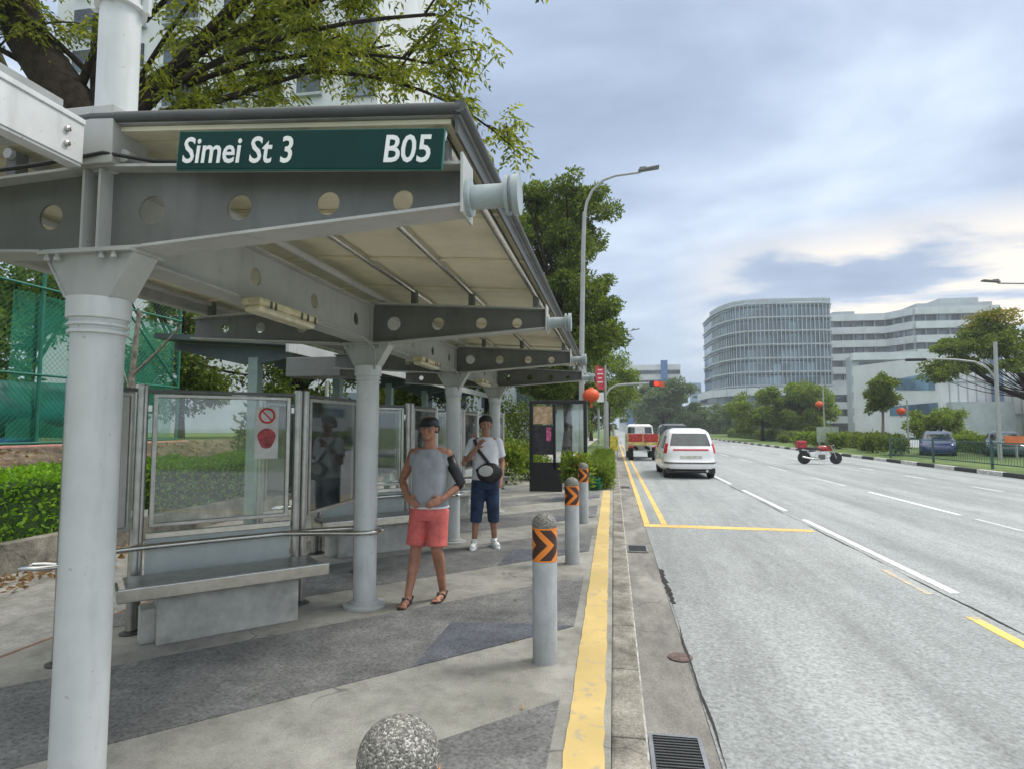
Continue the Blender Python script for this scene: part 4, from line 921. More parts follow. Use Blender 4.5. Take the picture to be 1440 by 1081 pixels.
# white modern building
wb = thing('white_building', 'white building with two long slanted dark windows right of the stepped block', 'building', (0, 0, 0))
L_, R_ = (41.0, 112.5), (47.2, 97.3); FR = (63, 100.5)
MB().prism([L_, R_, FR, (66, 118), (44, 118)], 0, 12.0).build('wall', 'bldwhite', wb)
d = (Vector((*R_, 0))-Vector((*L_, 0))); n_ = Vector((d.y, -d.x, 0)).normalized()
def onface(a, z): p = Vector((*L_, 0)) + d*a; return Vector((p.x, p.y, z)) - (-n_)*0
sgn = 1 if n_.x < 0 else -1
for pl, nm in (([(.52, 7.4), (.95, 7.0), (.95, 9.6), (.52, 9.1)], 'window'), ([(.45, 3.4), (.97, 3.2), (.97, 5.2), (.45, 4.9)], 'window')):
    m_ = MB(); m_.slab([onface(a, z)+n_*sgn*.02 for a, z in pl], n_*sgn*.06); f_ = m_.build('window', 'winblue', wb)
m_ = MB(); e = (Vector((*FR, 0))-Vector((*R_, 0)))
for i in range(1, 12):
    p = Vector((*R_, 0)) + e*(i/12); m_.box((p.x, p.y-.06, 6), (.12, .12, 11.8))
for z in (3.5, 8.2): m_.bar((R_[0], R_[1]-.1, z), (FR[0], FR[1]-.1, z), .16, .18)
m_.build('panel_joint', 'bldgrey', wb)
MB().box((55.2, 98.3, 6.6), (1.1, .8, 13.2)).build('blue_fin', mat('fin_blue', (.14, .20, .33), .5), wb)
MB().box((52.0, 97.0, 2.6), (8, 2.0, 5.2)).build('porch', 'louvre', wb)
q = MB(); q.box((64, 92, 8.0), (16, 10, .8)); q.build('canopy_roof', 'bldgrey', wb)
q = MB(); q.box((64, 87, 6.6), (16.4, .3, 1.7)); q.build('canopy_fascia', 'bldwhite', wb)
q = MB()
for x in (57, 60.5, 64, 67.5): q.box((x, 88, 3.2), (.5, .5, 6.4))
q.build('pier', 'bldwhite', wb)
MB().box((66, 93, 2.5), (20, 1, 5)).build('canopy_shade', 'window', wb)  # dark slab put in for the shade under the canopy roof
lk = thing('elevated_walkway', 'low white railed ramp before the white building at the right', 'walkway', (0, 0, 0)); q = MB(); q.bar((38, 62, 1.55), (50, 60, 2.6), 1.5, .35); q.build('deck', 'bldwhite', lk)
q = MB()
for i in range(7): q.box((38.5+i*1.8, 61.9-i*.3, .7+i*.08), (.3, .3, 1.5+i*.12))
q.build('pier', 'bldwhite', lk)
# distant block with blue pillars
db = thing('distant_block', 'distant white banded block with blue pillars at the end of the road', 'building', (0, 0, 0))
MB().box((14.6, 255, 13.3), (24.6, 10, 26.6)).build('wall', 'bldwhite', db); q = MB()
for i in range(6): q.box((14.6, 249.9, 23.6-3.9*i), (24.0, .4, 1.5))
q.build('window_strip', 'window', db)
for x, z0_, z1_ in ((6.6, 0, 20), (20.4, 14, 28.2)): MB().box((x, 249.2, (z0_+z1_)/2), (2.6, 1.5, z1_-z0_)).build('pillar', 'blue', db)
tw = thing('distant_tower', 'faint pale blue tower between the distant trees and the glass block', 'building', (0, 0, 0)); MB().box((43, 330, 12), (5, 6, 25)).build('wall', mat('faint_blue', (.22, .34, .50), .6), tw)
q = MB()
for i in range(6): q.box((43, 326.9, 3+i*3.6), (4.2, .3, 1.2))
q.build('window_strip', 'window', tw)
MB().box((48, 330, 10), (4.5, 6, 20)).build('annex', 'bldwhite', tw)
# tall flats behind the big tree
hd = thing('apartment_block', 'tall white apartment block with columns of dark windows behind the overhanging tree', 'building', (0, 0, 0))
MB().box((-26.5, 41, 22), (24, 12, 44)).build('wall', 'bldwhite', hd)
q = MB(); q2 = MB(); q3 = MB()
for x, wdt in ((-36, 2.0), (-32.5, 2.2), (-28.6, 2.4), (-24.6, 1.6), (-22.0, 1.8), (-19.2, 1.6)):
    w0_ = MB().box((0, 0, 0), (wdt, .12, 1.7)).build('window', 'window', hd, loc=(x, 34.95, 14.9)); MB().box((0, -.1, -1.0), (wdt+.3, .3, .18)).build('sill', 'bldgrey', w0_)
    for z in range(17, 42, 3): dup(w0_, (x, 34.95, z+.9), parent=hd)
for z in range(2, 42, 3): q3.box((-15.6, 34.9, z+.6), (1.8, .2, 2.2))
q3.build('bay_window', mat('blue_grey_bay', (.17, .21, .27), .3), hd)
pb = thing('low_white_building', 'low white building glimpsed behind the walkway between the columns', 'building', (0, 0, 0))
MB().box((-13, 44, 3.2), (22, 8, 6.4)).build('wall', 'louvre', pb)
for i in range(9): MB().box((-22.5+i*2.4, 39.9, 3.6), (1.3, .2, 1.4)).build('window', 'window', pb)
MB().slab([(-24.5, 39.4, 6.5), (-1.6, 39.4, 6.5), (-1.6, 39.4, 6.8), (-24.5, 39.4, 6.8)], (0, 9, 0)).build('roof', 'bldgrey', pb)

# ------------------------------------------------------------------ street furniture
def lamp_post(label, loc, poly, r0, head_dir, group='street lamps'):
    t = thing('street_lamp', label, 'street lamp', loc, 0, group)
    MB().tube(poly[0], [r0, r0*.95, r0*.8, r0*.72][:len(poly[0])], 14).build('pole', 'dull_lamp', t, smooth=50)
    MB().lathe([(r0*1.9, 0), (r0*1.9, .03), (r0*1.3, .05), (r0*1.3, .5), (r0, .53)], n=16).build('base', 'dull_lamp', t, smooth=30)
    for arm, hd in zip(poly[1], head_dir):
        a = MB().tube(arm, [r0*.55 - i*r0*.22/len(arm) for i in range(len(arm))], 10).build('arm', 'dull_lamp', t, smooth=60)
        e = Vector(arm[-1]); d = Vector(hd); q = MB(); sgn = 1 if d.x > 0 else -1
        q.slab([e+Vector((-.08*sgn, -.1, .02)), e+Vector((.62*sgn, -.14, .05+.06)), e+Vector((.62*sgn, .14, .11)), e+Vector((-.08*sgn, .1, .02))], (0, 0, .07)); q.box(e+Vector((.08*sgn, 0, .13)), (.24, .14, .10))
        q.build('lamp_head', 'lamp_head', t, bevel=.02)
    return t
M['dull_lamp'] = mat('lamp_grey', (.36, .37, .36), .5, 0, .08, 2); M['lamp_head'] = mat('lamp_head_grey', (.16, .16, .15), .5, 0, .1, 4)
lamp_post('tall grey street lamp rising from the verge at the end of the shelter', (-1.08, 20.6, 0), ([(0, 0, 0), (.04, 0, 4), (.12, 0, 7.6), (.18, 0, 9.0)],
          [[(.18, 0, 8.9), (.26, 0, 9.35), (.46, 0, 9.75), (.80, 0, 10.08), (1.25, 0, 10.22), (2.1, 0, 10.28)]]), .095, [(1, 0, 0)])
lamp_post('distant street lamp arm showing right of the dense green tree', (-1.3, 55, 0), ([(0, 0, 0), (0, 0, 4), (.1, 0, 8), (.1, 0, 9)], [[(.1, 0, 8.9), (.3, 0, 9.5), (.8, 0, 9.95), (1.6, 0, 10.1), (3.1, 0, 10.2)]]), .10, [(1, 0, 0)])
sm_ = thing('signal_mast', 'grey signal mast with a long curved arm standing before the rain tree', 'traffic signal', (18.5, 33, 0))
MB().tube([(0, 0, 0), (0, 0, 3), (.05, 0, 5.75)], [.10, .09, .08], 12).build('pole', 'dull_lamp', sm_, smooth=50)
MB().tube([(0, 0, 3.9), (-.35, 0, 4.45), (-.9, 0, 4.78), (-1.7, 0, 4.90), (-2.8, 0, 4.97), (-3.5, 0, 4.95)], [.055, .052, .05, .045, .04, .035], 10).build('arm', 'dull_lamp', sm_, smooth=60)
MB().box((-3.55, 0, 4.93), (.92, .22, .13)).build('signal_housing', 'black', sm_, bevel=.03)
lamp_post('street lamp reaching in at the right edge above the rain tree', (21.2, 30, 0), ([(0, 0, 0), (0, 0, 3), (0, 0, 5), (0, 0, 6.2)], [[(0, 0, 6.1), (-.4, 0, 6.9), (-1.4, 0, 7.5), (-2.8, 0, 7.95), (-4.1, 0, 8.02)]]), .10, [(-1, 0, 0)])
M['lantern'] = mat('lantern_red', (.70, .09, .02), .5, 0, .15, 3)
def lantern(loc, r, label, drop=.25):
    t = thing('red_lantern', label, 'lantern', loc, 0, 'red paper lanterns on posts'); prof = []
    for i in range(17):
        a = -PI/2*.93+PI*.93*i/16; rr = r*math.cos(a)*(1+.03*(i % 2)); prof.append((rr, r*.86*math.sin(a)))
    MB().lathe(prof, n=20).build('shade', 'lantern', t, smooth=60)
    MB().lathe([(.0, r*.84), (r*.3, r*.84), (r*.3, r*.98), (0, r*.99)], n=14).build('cap', mat('lantern_gold', (.7, .42, .06), .4), t)
    q = MB(); q.tube([(0, 0, r*.95), (0, 0, r*.95+drop)], .012, 6); q.tube([(0, 0, r*.95+drop), (-.35, 0, r*.95+drop)], .018, 6); q.build('hanger', 'dark_steel', t)
    MB().tube([(0, 0, -r*.84), (0, 0, -r*1.5)], [.03, .045], 8).build('tassel', 'lantern', t)
    return t
lantern((-.72, 20.4, 2.66), .27, 'large orange red lantern hanging beside the near street lamp')
def slim_pole(loc, h, r, label, group=None): return tag(MB().tube([(0, 0, 0), (0, 0, h)], r, 10).build('pole', 'dull_lamp', loc=loc, smooth=50), label, 'pole', group)
for loc, r, lb, h in (((18.85, 60, 3.7), .33, 'round red lantern beside the bright trees before the glass block', 6.2), ((19.35, 95, 4.0), .45, 'small far red lantern left of the bright trees', 7), ((18.9, 44, 2.65), .27, 'red lantern by the low bright tree before the white building', 3.4)):
    lantern(loc, r, lb); slim_pole((loc[0]+.38, loc[1], 0), h, .05, 'thin pole carrying the '+lb.replace('round ', '').split(' before')[0], 'poles carrying lanterns')
bn = thing('red_banner', 'red vertical banner with pale marks on a pole beyond the near street lamp', 'banner', (-.42, 35, 0))
MB().tube([(0, 0, 0), (0, 0, 5.2)], .06, 10).build('pole', 'dull_lamp', bn, smooth=50)
MB().box((-.30, 0, 4.42), (.52, .03, 1.35)).build('cloth', mat('banner_red', (.72, .05, .10), .6, 0, .2, 3), bn)
q = MB()
for z_, w_ in ((4.85, .26), (4.62, .34), (4.38, .2), (4.15, .3)): q.box((-.30, -.02, z_), (w_, .006, .07))
q.build('marks', 'white', bn); MB().box((-.30, 0, 3.3), (.4, .03, .55)).build('white_board', 'white', bn)
tf = thing('traffic_signal', 'red traffic signal hanging from a curved mast arm over the road', 'traffic signal', (-.62, 45, 0))
MB().tube([(0, 0, 0), (0, 0, 3.2), (.08, 0, 3.9), (.4, 0, 4.4), (.95, 0, 4.66), (1.8, 0, 4.72), (4.0, 0, 4.74)], .075, 10).build('mast', 'dull_lamp', tf, smooth=60)
MB().box((3.55, -.1, 4.70), (.62, .18, .40)).build('housing', 'black', tf, bevel=.03)
m_, t_, b_ = base_mat('signal_red'); b_.inputs['Base Color'].default_value = (.9, .03, .02, 1); b_.inputs['Emission Color'].default_value = (1, .06, .02, 1); b_.inputs['Emission Strength'].default_value = .7
MB().lathe([(.0, 0), (.17, 0), (.17, .03), (0, .05)], n=16, axis='Y').build('red_lens', m_, tf, loc=(3.72, -.24, 4.72)); MB().box((4.05, -.1, 4.68), (.5, .04, .34)).build('red_board', 'lantern', tf)
for i, (x, y_, h) in enumerate(((-.35, 38, 3.2), (.0, 34, 1.7))): slim_pole((x, y_, 0), h, .06, ['grey post standing before the red banner', 'short dark post at the kerb left of the red lorry'][i])
ab = thing('yellow_board', 'small yellow and white notice board standing at the kerb left of the lorry', 'notice board', (.02, 32, 0)); MB().box((0, 0, .75), (.42, .04, .75)).build('board', mat('board_yellow', (.75, .62, .08), .5, 0, .3, 5), ab, bevel=.01)
q = MB(); q.box((-.17, 0, .19), (.04, .04, .38)); q.box((.17, 0, .19), (.04, .04, .38)); q.build('stand', 'dull_lamp', ab)
nb_ = thing('notice_board', 'pale greenish board on posts behind the red and white motorcycle', 'notice board', (15.6, 48, 0)); MB().box((0, 0, 1.05), (1.5, .08, 1.15)).build('board', mat('board_pale', (.34, .40, .33), .6, 0, .15, 3), nb_)
q = MB(); q.box((-.6, 0, .25), (.08, .08, .5)); q.box((.6, 0, .25), (.08, .08, .5)); q.build('stand', 'dull_lamp', nb_)
og = thing('orange_board', 'small orange board behind the green railing at the right', 'notice board', (19.8, 34, 0)); MB().box((0, 0, .95), (1.0, .06, .42)).build('board', mat('board_orange', (.70, .18, .06), .5), og); MB().box((0, 0, .38), (.07, .07, .72)).build('stand', 'dull_lamp', og)

# green railing on the far kerb
gf = thing('green_railing', 'low dark green railing behind the black and white kerb at the right', 'railing', (14.0, 0, 0)); ya, yb = 17.0, 34.0
y = ya
while y <= yb+.01: MB().box((0, y, .55), (.07, .07, 1.15)).build('post', 'darkrail', gf) if 'darkrail' in M else M.__setitem__('darkrail', mat('rail_green', (.035, .10, .085), .5)); y += 4.24
MB().box((0, (ya+yb)/2, 1.02), (.04, yb-ya, .04)).build('rail', 'darkrail', gf); MB().box((0, (ya+yb)/2, .22), (.04, yb-ya, .04)).build('rail', 'darkrail', gf)
q = MB(); y = ya
while y < yb: q.box((0, y, .62), (.010, .010, .78)); y += .16
q.build('bars', 'darkrail', gf)

# planting by the kerb and on the far side
def shrub(name, label, loc, r, h, n, L, W, leafm, seed, cat='shrub', group=None, petal=None):
    r_ = random.Random(seed); t = thing(name, label, cat, loc, 0, group); m = MB(); st_ = MB()
    for _ in range(10):
        a = r_.uniform(0, 2*PI); q_ = r_.uniform(.2, .8); e = (r*q_*math.cos(a), r*q_*math.sin(a), h*r_.uniform(.5, .9)); st_.tube(bez((0, 0, 0), e, (0, 0, .1*h), 4), [.014, .012, .01, .008, .005], 5)
        clump_leaves(m, e, (r*.45, r*.45, h*.28), n//14, L, W, r_, .35, .1)
    clump_leaves(m, (0, 0, h*.45), (r, r, h*.45), n//3, L, W, r_, .4, .3)
    st_.build('stems', 'bark', t); m.build('foliage', leafm, t, fix=False)
    if petal:
        p = MB(); clump_leaves(p, (0, 0, h*.7), (r*.9, r*.9, h*.3), 26, L*.8, W*1.6, r_, .3, .5); p.build('flowers', petal, t, fix=False)
    return t
M['petal'] = leaf_mat('petals', (.65, .10, .05), (.80, .45, .08), .2)
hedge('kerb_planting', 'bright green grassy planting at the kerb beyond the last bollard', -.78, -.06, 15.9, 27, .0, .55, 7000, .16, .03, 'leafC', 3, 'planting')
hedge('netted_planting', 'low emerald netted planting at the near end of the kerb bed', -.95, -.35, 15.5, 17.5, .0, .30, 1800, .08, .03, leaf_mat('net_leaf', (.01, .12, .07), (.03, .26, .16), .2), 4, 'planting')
for i, (x, y_, r, h, p_) in enumerate(((-3.0, 17.0, .7, 1.15, 'petal'), (-2.4, 18.4, .6, .8, None), (-3.9, 18.6, .8, 1.4, None), (-.80, 13.6, .30, .95, 'petal'), (-3.3, 20.5, .8, 1.2, 'petal'))):
    shrub('garden_shrub', ['flowering shrub just left of the black framed notice panel', 'small plain shrub behind the black framed notice panel', 'taller leafy shrub at the back of the shelter end', 'slim pale flowering plant right behind the second bollard', 'farther flowering shrub beyond the shelter end'][i], (x, y_, 0), r, h, 1500, .14, .055, 'leafC' if i != 2 else 'leafB', 70+i, group='garden shrubs at the shelter end', petal=p_)
pl = thing('planter_pot', 'round grey pot holding the slim plant behind the second bollard', 'plant pot', (-.80, 13.6, 0)); MB().lathe([(.14, 0), (.17, .02), (.2, .34), (.215, .35), (.215, .38), (.18, .38), (.17, .30), (.0, .30)], n=24).build('pot_body', 'bench_conc', pl, smooth=40)
r_ = random.Random(21)
SL = ['nearest low shrub beyond the far kerb, left of the blue car', 'low bushy shrub just beyond the kerb, left of the slender tree foot', 'dark rounded shrub right of the slender tree foot', 'bright shrub behind the front wheel of the motorcycle',
      'taller shrub behind the middle of the motorcycle', 'shrub beside the pale greenish board', 'shrub left of the pale greenish board', 'small shrub farther left on the planted strip', 'farthest shrub at the foot of the bright trees']
for i in range(9):
    x = 15.2+r_.uniform(0, 1.6)+ (1.5 if i > 5 else 0); y_ = 37+i*3.4; h = r_.uniform(.7, 1.2)
    shrub('roadside_shrub', SL[i], (x, y_, 0), h*.75, h, 1300, .20, .09, r_.choice(['leafC', 'leafB', 'leafB']), 90+i, group='shrubs beyond the far kerb')
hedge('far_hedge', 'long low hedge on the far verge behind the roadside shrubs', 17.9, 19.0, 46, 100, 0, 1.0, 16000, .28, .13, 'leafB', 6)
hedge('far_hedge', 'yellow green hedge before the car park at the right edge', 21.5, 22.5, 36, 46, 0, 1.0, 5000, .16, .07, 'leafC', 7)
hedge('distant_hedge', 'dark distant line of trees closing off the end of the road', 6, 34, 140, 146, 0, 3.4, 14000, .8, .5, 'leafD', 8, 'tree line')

# ------------------------------------------------------------------ vehicles
def interp(tab, z):
    if z <= tab[0][0]: return tab[0][1]
    for (a, va), (b, vb) in zip(tab[:-1], tab[1:]):
        if z <= b: return va+(vb-va)*(z-a)/(b-a)
    return tab[-1][1]
def body_pt(sh_, z, t, off=0.0):
    w = interp(sh_['w'], z)+off; yr = interp(sh_['rear'], z)-off; yf = interp(sh_['front'], z)+off; n_ = 2/sh_.get('n', 5.0)
    c, s_ = math.cos(t), math.sin(t); yc, L = (yr+yf)/2, (yf-yr)/2
    return (w*math.copysign(abs(c)**n_, c), yc+L*math.copysign(abs(s_)**(n_*.55), s_), z)
def body(sh_, zs, name, m_, parent, N_=72):
    mb = MB(); vs = []
    for z in zs:
        for j in range(N_): vs.append(body_pt(sh_, z, 2*PI*j/N_))
    fs = [(i*N_+j, i*N_+(j+1) % N_, (i+1)*N_+(j+1) % N_, (i+1)*N_+j) for i in range(len(zs)-1) for j in range(N_)]
    fs += [tuple(range(N_))[::-1], tuple(range((len(zs)-1)*N_, len(zs)*N_))]
    mb.add(vs, fs); return mb.build(name, m_, parent, smooth=38)
def patch(sh_, z0, z1, a0, a1, name, m_, parent, off=.006, na=14, nz=6, inset=0):
    mb = MB(); vs = []
    for k_ in range(2):
        for i in range(nz+1):
            z = z0+(z1-z0)*i/nz
            for j in range(na+1): vs.append(body_pt(sh_, z, R(a0+(a1-a0)*j/na), off if k_ == 0 else off-.02))
    M_ = (nz+1)*(na+1); fs = []
    for i in range(nz):
        for j in range(na):
            a = i*(na+1)+j; b = a+1; c = a+na+2; d = a+na+1; fs += [(a, b, c, d), (M_+d, M_+c, M_+b, M_+a)]
    rim = [j for j in range(na+1)] + [i*(na+1)+na for i in range(1, nz+1)] + [nz*(na+1)+j for j in range(na-1, -1, -1)] + [i*(na+1) for i in range(nz-1, 0, -1)]
    for a, b in zip(rim, rim[1:]+rim[:1]): fs.append((a, M_+a, M_+b, b))
    mb.add(vs, fs); return mb.build(name, m_, parent, smooth=50)
M['carglass'] = mat('car_glass', (.035, .055, .06), .06, 0, .3, 2, spec=.8)
def wheel(parent, x, y, r, w_):
    wl_ = thing_child('wheel', parent, (x, y, r))
    MB().lathe([(r*.62, -w_/2), (r*.93, -w_/2), (r, -w_*.36), (r, w_*.36), (r*.93, w_/2), (r*.62, w_/2)], n=28, axis='X').build('tyre', 'rubber', wl_, smooth=40)
    q = MB(); q.lathe([(0, -w_*.40), (r*.62, -w_*.42), (r*.62, w_*.42), (0, w_*.40)], n=20, axis='X')
    for a in range(5): q.box((0, r*.34*math.cos(a*1.2566), r*.34*math.sin(a*1.2566)), (w_*.9, r*.10, r*.4), rot=Matrix.Rotation(a*1.2566-PI/2, 3, 'X'))
    q.build('rim', 'dull_steel', wl_, smooth=30)
def thing_child(name, parent, loc):
    o = bpy.data.objects.new(name, None); COL.objects.link(o); o.parent = parent; o.location = loc; return o
def car(name, label, cat, loc, rz, sh_, paint, zs, rear=None, wheels=((.78, .75), (.78, 3.35)), wr=.31, side=(.98, 1.42), lamps=True, group=None):
    t = thing(name, label, cat, loc, rz, group); pm = mat('car_paint_'+name, paint, .25, .0, .04, 2, coat=.6)
    zm = side[0]; body(sh_, zs, 'body', pm, t)
    MB().box((0, (interp(sh_['rear'], .4)+interp(sh_['front'], .4))/2, .27), (interp(sh_['w'], .4)*1.8, (interp(sh_['front'], .4)-interp(sh_['rear'], .4))*.93, .16)).build('underbody', 'rubber', t)
    if rear: patch(sh_, rear[0], rear[1], -90-rear[2], -90+rear[2], 'rear_window', 'carglass', t)
    patch(sh_, side[0]+.02, side[1], 90-56, 90+56, 'windscreen', 'carglass', t)
    for s_ in (0, 180):
        for a0, a1 in ((-20, -1.2), (1.2, 20)): patch(sh_, side[0], side[1]-.02, s_+a0, s_+a1, 'side_window', 'carglass', t)
    for sx in (-1, 1):
        for x, y_ in wheels: wheel(t, sx*x, y_, wr, .2)
    q = MB(); 
    return t
VAN = dict(w=[(.24, .80), (.34, .86), (.6, .885), (.9, .875), (1.0, .85), (1.3, .765), (1.5, .69), (1.60, .60), (1.66, .45)], rear=[(.24, .10), (.36, .0), (.55, -.02), (.62, .03), (.95, .05), (1.05, .10), (1.5, .36), (1.6, .55), (1.66, .9)],
           front=[(.24, 4.1), (.5, 4.25), (.8, 4.15), (.95, 3.5), (1.45, 2.5), (1.6, 2.1), (1.66, 1.7)], n=4.2)
zsv = [.24, .3, .36, .45, .55, .60, .62, .75, .9, .97, 1.02, 1.08, 1.2, 1.3, 1.4, 1.5, 1.55, 1.6, 1.635, 1.655, 1.665]
v = car('white_van', 'white rounded people carrier seen from behind in the near lane', 'van', (2.50, 20.6, ZR), R(1.0), VAN, (.80, .80, .79), zsv, (1.08, 1.49, 37), wheels=((.72, .75), (.72, 3.35)))
patch(VAN, .93, .98, -90-24, -90+24, 'red_strip', mat('tail_red', (.55, .02, .03), .25), v, off=.010)
for s_ in (-1, 1): patch(VAN, .84, 1.16, -90+s_*46, -90+s_*64, 'tail_light', 'tail', v, off=.008) if 'tail' in M else (M.__setitem__('tail', mat('tail_lamp', (.60, .02, .03), .2)), patch(VAN, .84, 1.16, -90+s_*46, -90+s_*64, 'tail_light', 'tail', v, off=.008))
patch(VAN, .50, .545, -90-62, -90+62, 'bumper_strip', 'dark_steel', v, off=.012); patch(VAN, .245, .33, -90-56, -90+56, 'rear_valance', 'rubber', v, off=.004)
patch(VAN, .67, .76, -90-8, -90+8, 'number_plate', mat('plate', (.55, .52, .45), .4), v, off=.009)
MB().tube([(.50, .0, .27), (.50, .3, .27)], .045, 12).build('exhaust', 'stainless', v, smooth=40)
MB().tube([(.05, .42, 1.52), (.05, .30, 1.28)], .012, 6).build('wiper', 'rubber', v)
# lorry
lo_ = thing('red_lorry', 'small lorry with a red and yellow tailgate driving ahead of the white van', 'lorry', (1.48, 31.5, ZR), R(1))
MB().box((0, 1.25, .93), (1.52, 2.5, .10)).build('bed_floor', 'dark_steel', lo_)
MB().box((0, -.02, .86), (1.56, .05, .16)).build('bumper_beam', mat('lorry_yellow', (.72, .55, .18), .5, 0, .3, 8), lo_, bevel=.01)
for x in (-.38, .38): MB().box((x, 0, 1.16), (.70, .05, .40)).build('tailgate', mat('lorry_red', (.50, .04, .03), .45, 0, .3, 8), lo_, bevel=.015)
q = MB()
for x in (-.77, 0, .77): q.box((x, .0, 1.17), (.05, .07, .46))
q.box((-.765, 1.25, 1.15), (.04, 2.4, .34)); q.box((.765, 1.25, 1.15), (.04, 2.4, .34)); q.build('bed_side', mat('lorry_gold', (.62, .42, .14), .5, 0, .3, 8), lo_)
CAB = dict(w=[(.4, .76), (1.0, .78), (1.3, .76), (1.75, .70), (1.86, .55)], rear=[(.4, 2.65), (1.2, 2.65), (1.75, 2.72), (1.86, 2.9)], front=[(.4, 4.3), (1.0, 4.3), (1.3, 4.15), (1.75, 3.75), (1.86, 3.5)], n=6)
body(CAB, [.4, .6, 1, 1.2, 1.3, 1.5, 1.65, 1.75, 1.82, 1.86], 'cab', mat('cab_white', (.72, .72, .70), .35), lo_)
patch(CAB, 1.36, 1.70, -90-42, -90-3, 'rear_window', 'carglass', lo_); patch(CAB, 1.36, 1.70, -90+3, -90+42, 'rear_window', 'carglass', lo_)
for sx in (-1, 1):
    for y_ in (.62, 3.6): wheel(lo_, sx*.60, y_, .34, .24)
q = MB(); q.box((-.3, 1.8, .6), (.1, 3.6, .14)); q.box((.3, 1.8, .6), (.1, 3.6, .14)); q.build('chassis', 'rubber', lo_)
for x in (-.62, .62): MB().box((x, -.02, .70), (.2, .05, .10)).build('tail_light', 'tail', lo_)
DK = dict(w=[(.24, .82), (.5, .9), (1.0, .9), (1.6, .84), (1.85, .76), (1.92, .55)], rear=[(.24, .1), (.5, 0), (1.1, 0), (1.85, .12), (1.92, .4)], front=[(.24, 4.5), (.9, 4.5), (1.1, 4.1), (1.8, 3.3), (1.92, 3.0)], n=5)
car('dark_van', 'dark van in the next lane, mostly hidden by the white people carrier', 'van', (3.95, 41, ZR), 0, DK, (.03, .032, .035), [.24, .4, .5, .8, 1.0, 1.1, 1.3, 1.5, 1.7, 1.8, 1.87, 1.92], (1.15, 1.7, 40), side=(1.15, 1.7))
SED = dict(w=[(.2, .78), (.35, .85), (.6, .87), (.88, .84), (1.0, .74), (1.3, .62), (1.38, .5)], rear=[(.2, .1), (.4, 0), (.85, .05), (.92, .45), (1.3, 1.2), (1.38, 1.6)], front=[(.2, 4.3), (.45, 4.35), (.7, 4.2), (.88, 3.3), (1.3, 2.5), (1.38, 2.2)], n=4.5)
zss = [.2, .28, .35, .5, .6, .75, .85, .88, .92, 1.0, 1.1, 1.2, 1.3, 1.35, 1.38]
car('blue_car', 'blue car parked beyond the green railing at the right', 'car', (19.3, 40.5, -.02), R(155), SED, (.01, .022, .12), zss, (.95, 1.26, 40), side=(.95, 1.26), group='cars parked beyond the railing', wheels=((.76, .8), (.76, 3.4)))
car('dark_car', 'dark green grey car parked right of the blue car beyond the railing', 'car', (22.2, 39.6, -.02), R(155), SED, (.02, .05, .05), zss, (.95, 1.26, 40), side=(.95, 1.26), group='cars parked beyond the railing', wheels=((.76, .8), (.76, 3.4)))
# red and white motorcycle on the far lane
mc = thing('motorcycle', 'red and white motorcycle with a red box at its back on the far lane', 'motorcycle', (9.35, 30.0, ZR), R(6))
def cycle_wheel(x, r):
    w_ = thing_child('wheel', mc, (x, 0, r)); MB().lathe([(r*.70, -.045), (r*.95, -.045), (r, -.02), (r, .02), (r*.95, .045), (r*.70, .045)], n=28, axis='Y').build('tyre', 'rubber', w_, smooth=40)
    q = MB(); q.lathe([(0, -.03), (r*.16, -.03), (r*.16, .03), (0, .03)], n=12, axis='Y')
    for a in range(6): q.bar((0, 0, 0), (r*.72*math.cos(a*PI/3), 0, r*.72*math.sin(a*PI/3)), .02, .02)
    q.build('rim', 'dull_steel', w_)
cycle_wheel(-.68, .29); cycle_wheel(.74, .27)
q = MB(); q.slab([(-.42, -.15, .30), (.36, -.15, .24), (.52, -.12, .42), (.40, -.12, .60), (-.10, -.14, .58), (-.50, -.13, .54)], (0, .29, 0)); q.build('fairing', mat('fairing_white', (.66, .68, .66), .3, 0, .15, 5), mc, bevel=.05)
q = MB(); q.ball((.16, 0, .72), (.27, .15, .14), 16); q.slab([(.30, -.10, .60), (.62, -.05, .62), (.56, -.06, .86), (.36, -.10, .84)], (0, .16, 0)); q.build('tank', mat('cycle_red', (.36, .02, .02), .25, 0, .3, 6, coat=.5), mc, smooth=60)
q = MB(); q.slab([(-.62, -.13, .66), (.0, -.12, .64), (-.02, -.11, .74), (-.34, -.12, .77), (-.62, -.12, .80)], (0, .25, 0)); q.build('seat', 'black', mc, bevel=.03)
q = MB(); q.box((-.80, 0, .90), (.40, .42, .34)); q.build('top_box', 'cycle_box' if 'cycle_box' in M else mat('box_red', (.40, .03, .03), .4, 0, .3, 6), mc, bevel=.04)
q = MB(); q.box((-.72, 0, .57), (.34, .14, .10)); q.box((-.80, 0, .71), (.3, .16, .04)); q.build('mudguard', 'black', mc, bevel=.02)
q = MB()
for y_ in (-.075, .075): q.tube([(.50, y_, .84), (.62, y_, .56), (.74, y_, .27)], .024, 8)
q.build('fork', 'dull_steel', mc, smooth=50)
q = MB(); q.tube([(.40, -.34, .96), (.46, -.15, .93), (.48, 0, .90), (.46, .15, .93), (.40, .34, .96)], .016, 8); q.build('handlebar', 'black', mc, smooth=50)
MB().ball((.62, 0, .80), (.07, .09, .09), 12).build('headlight', 'carglass', mc, smooth=180)
MB().tube([(-.05, -.16, .26), (-.4, -.19, .24), (-.85, -.21, .34)], [.03, .045, .05], 10).build('exhaust', 'stainless', mc, smooth=50)
for y_ in (-.33, .33): MB().ball((.44, y_, 1.06), (.02, .06, .035), 10).build('mirror', 'black', mc)
MB().box((.05, 0, .34), (.36, .30, .26)).build('engine', 'dark_steel', mc, bevel=.05)

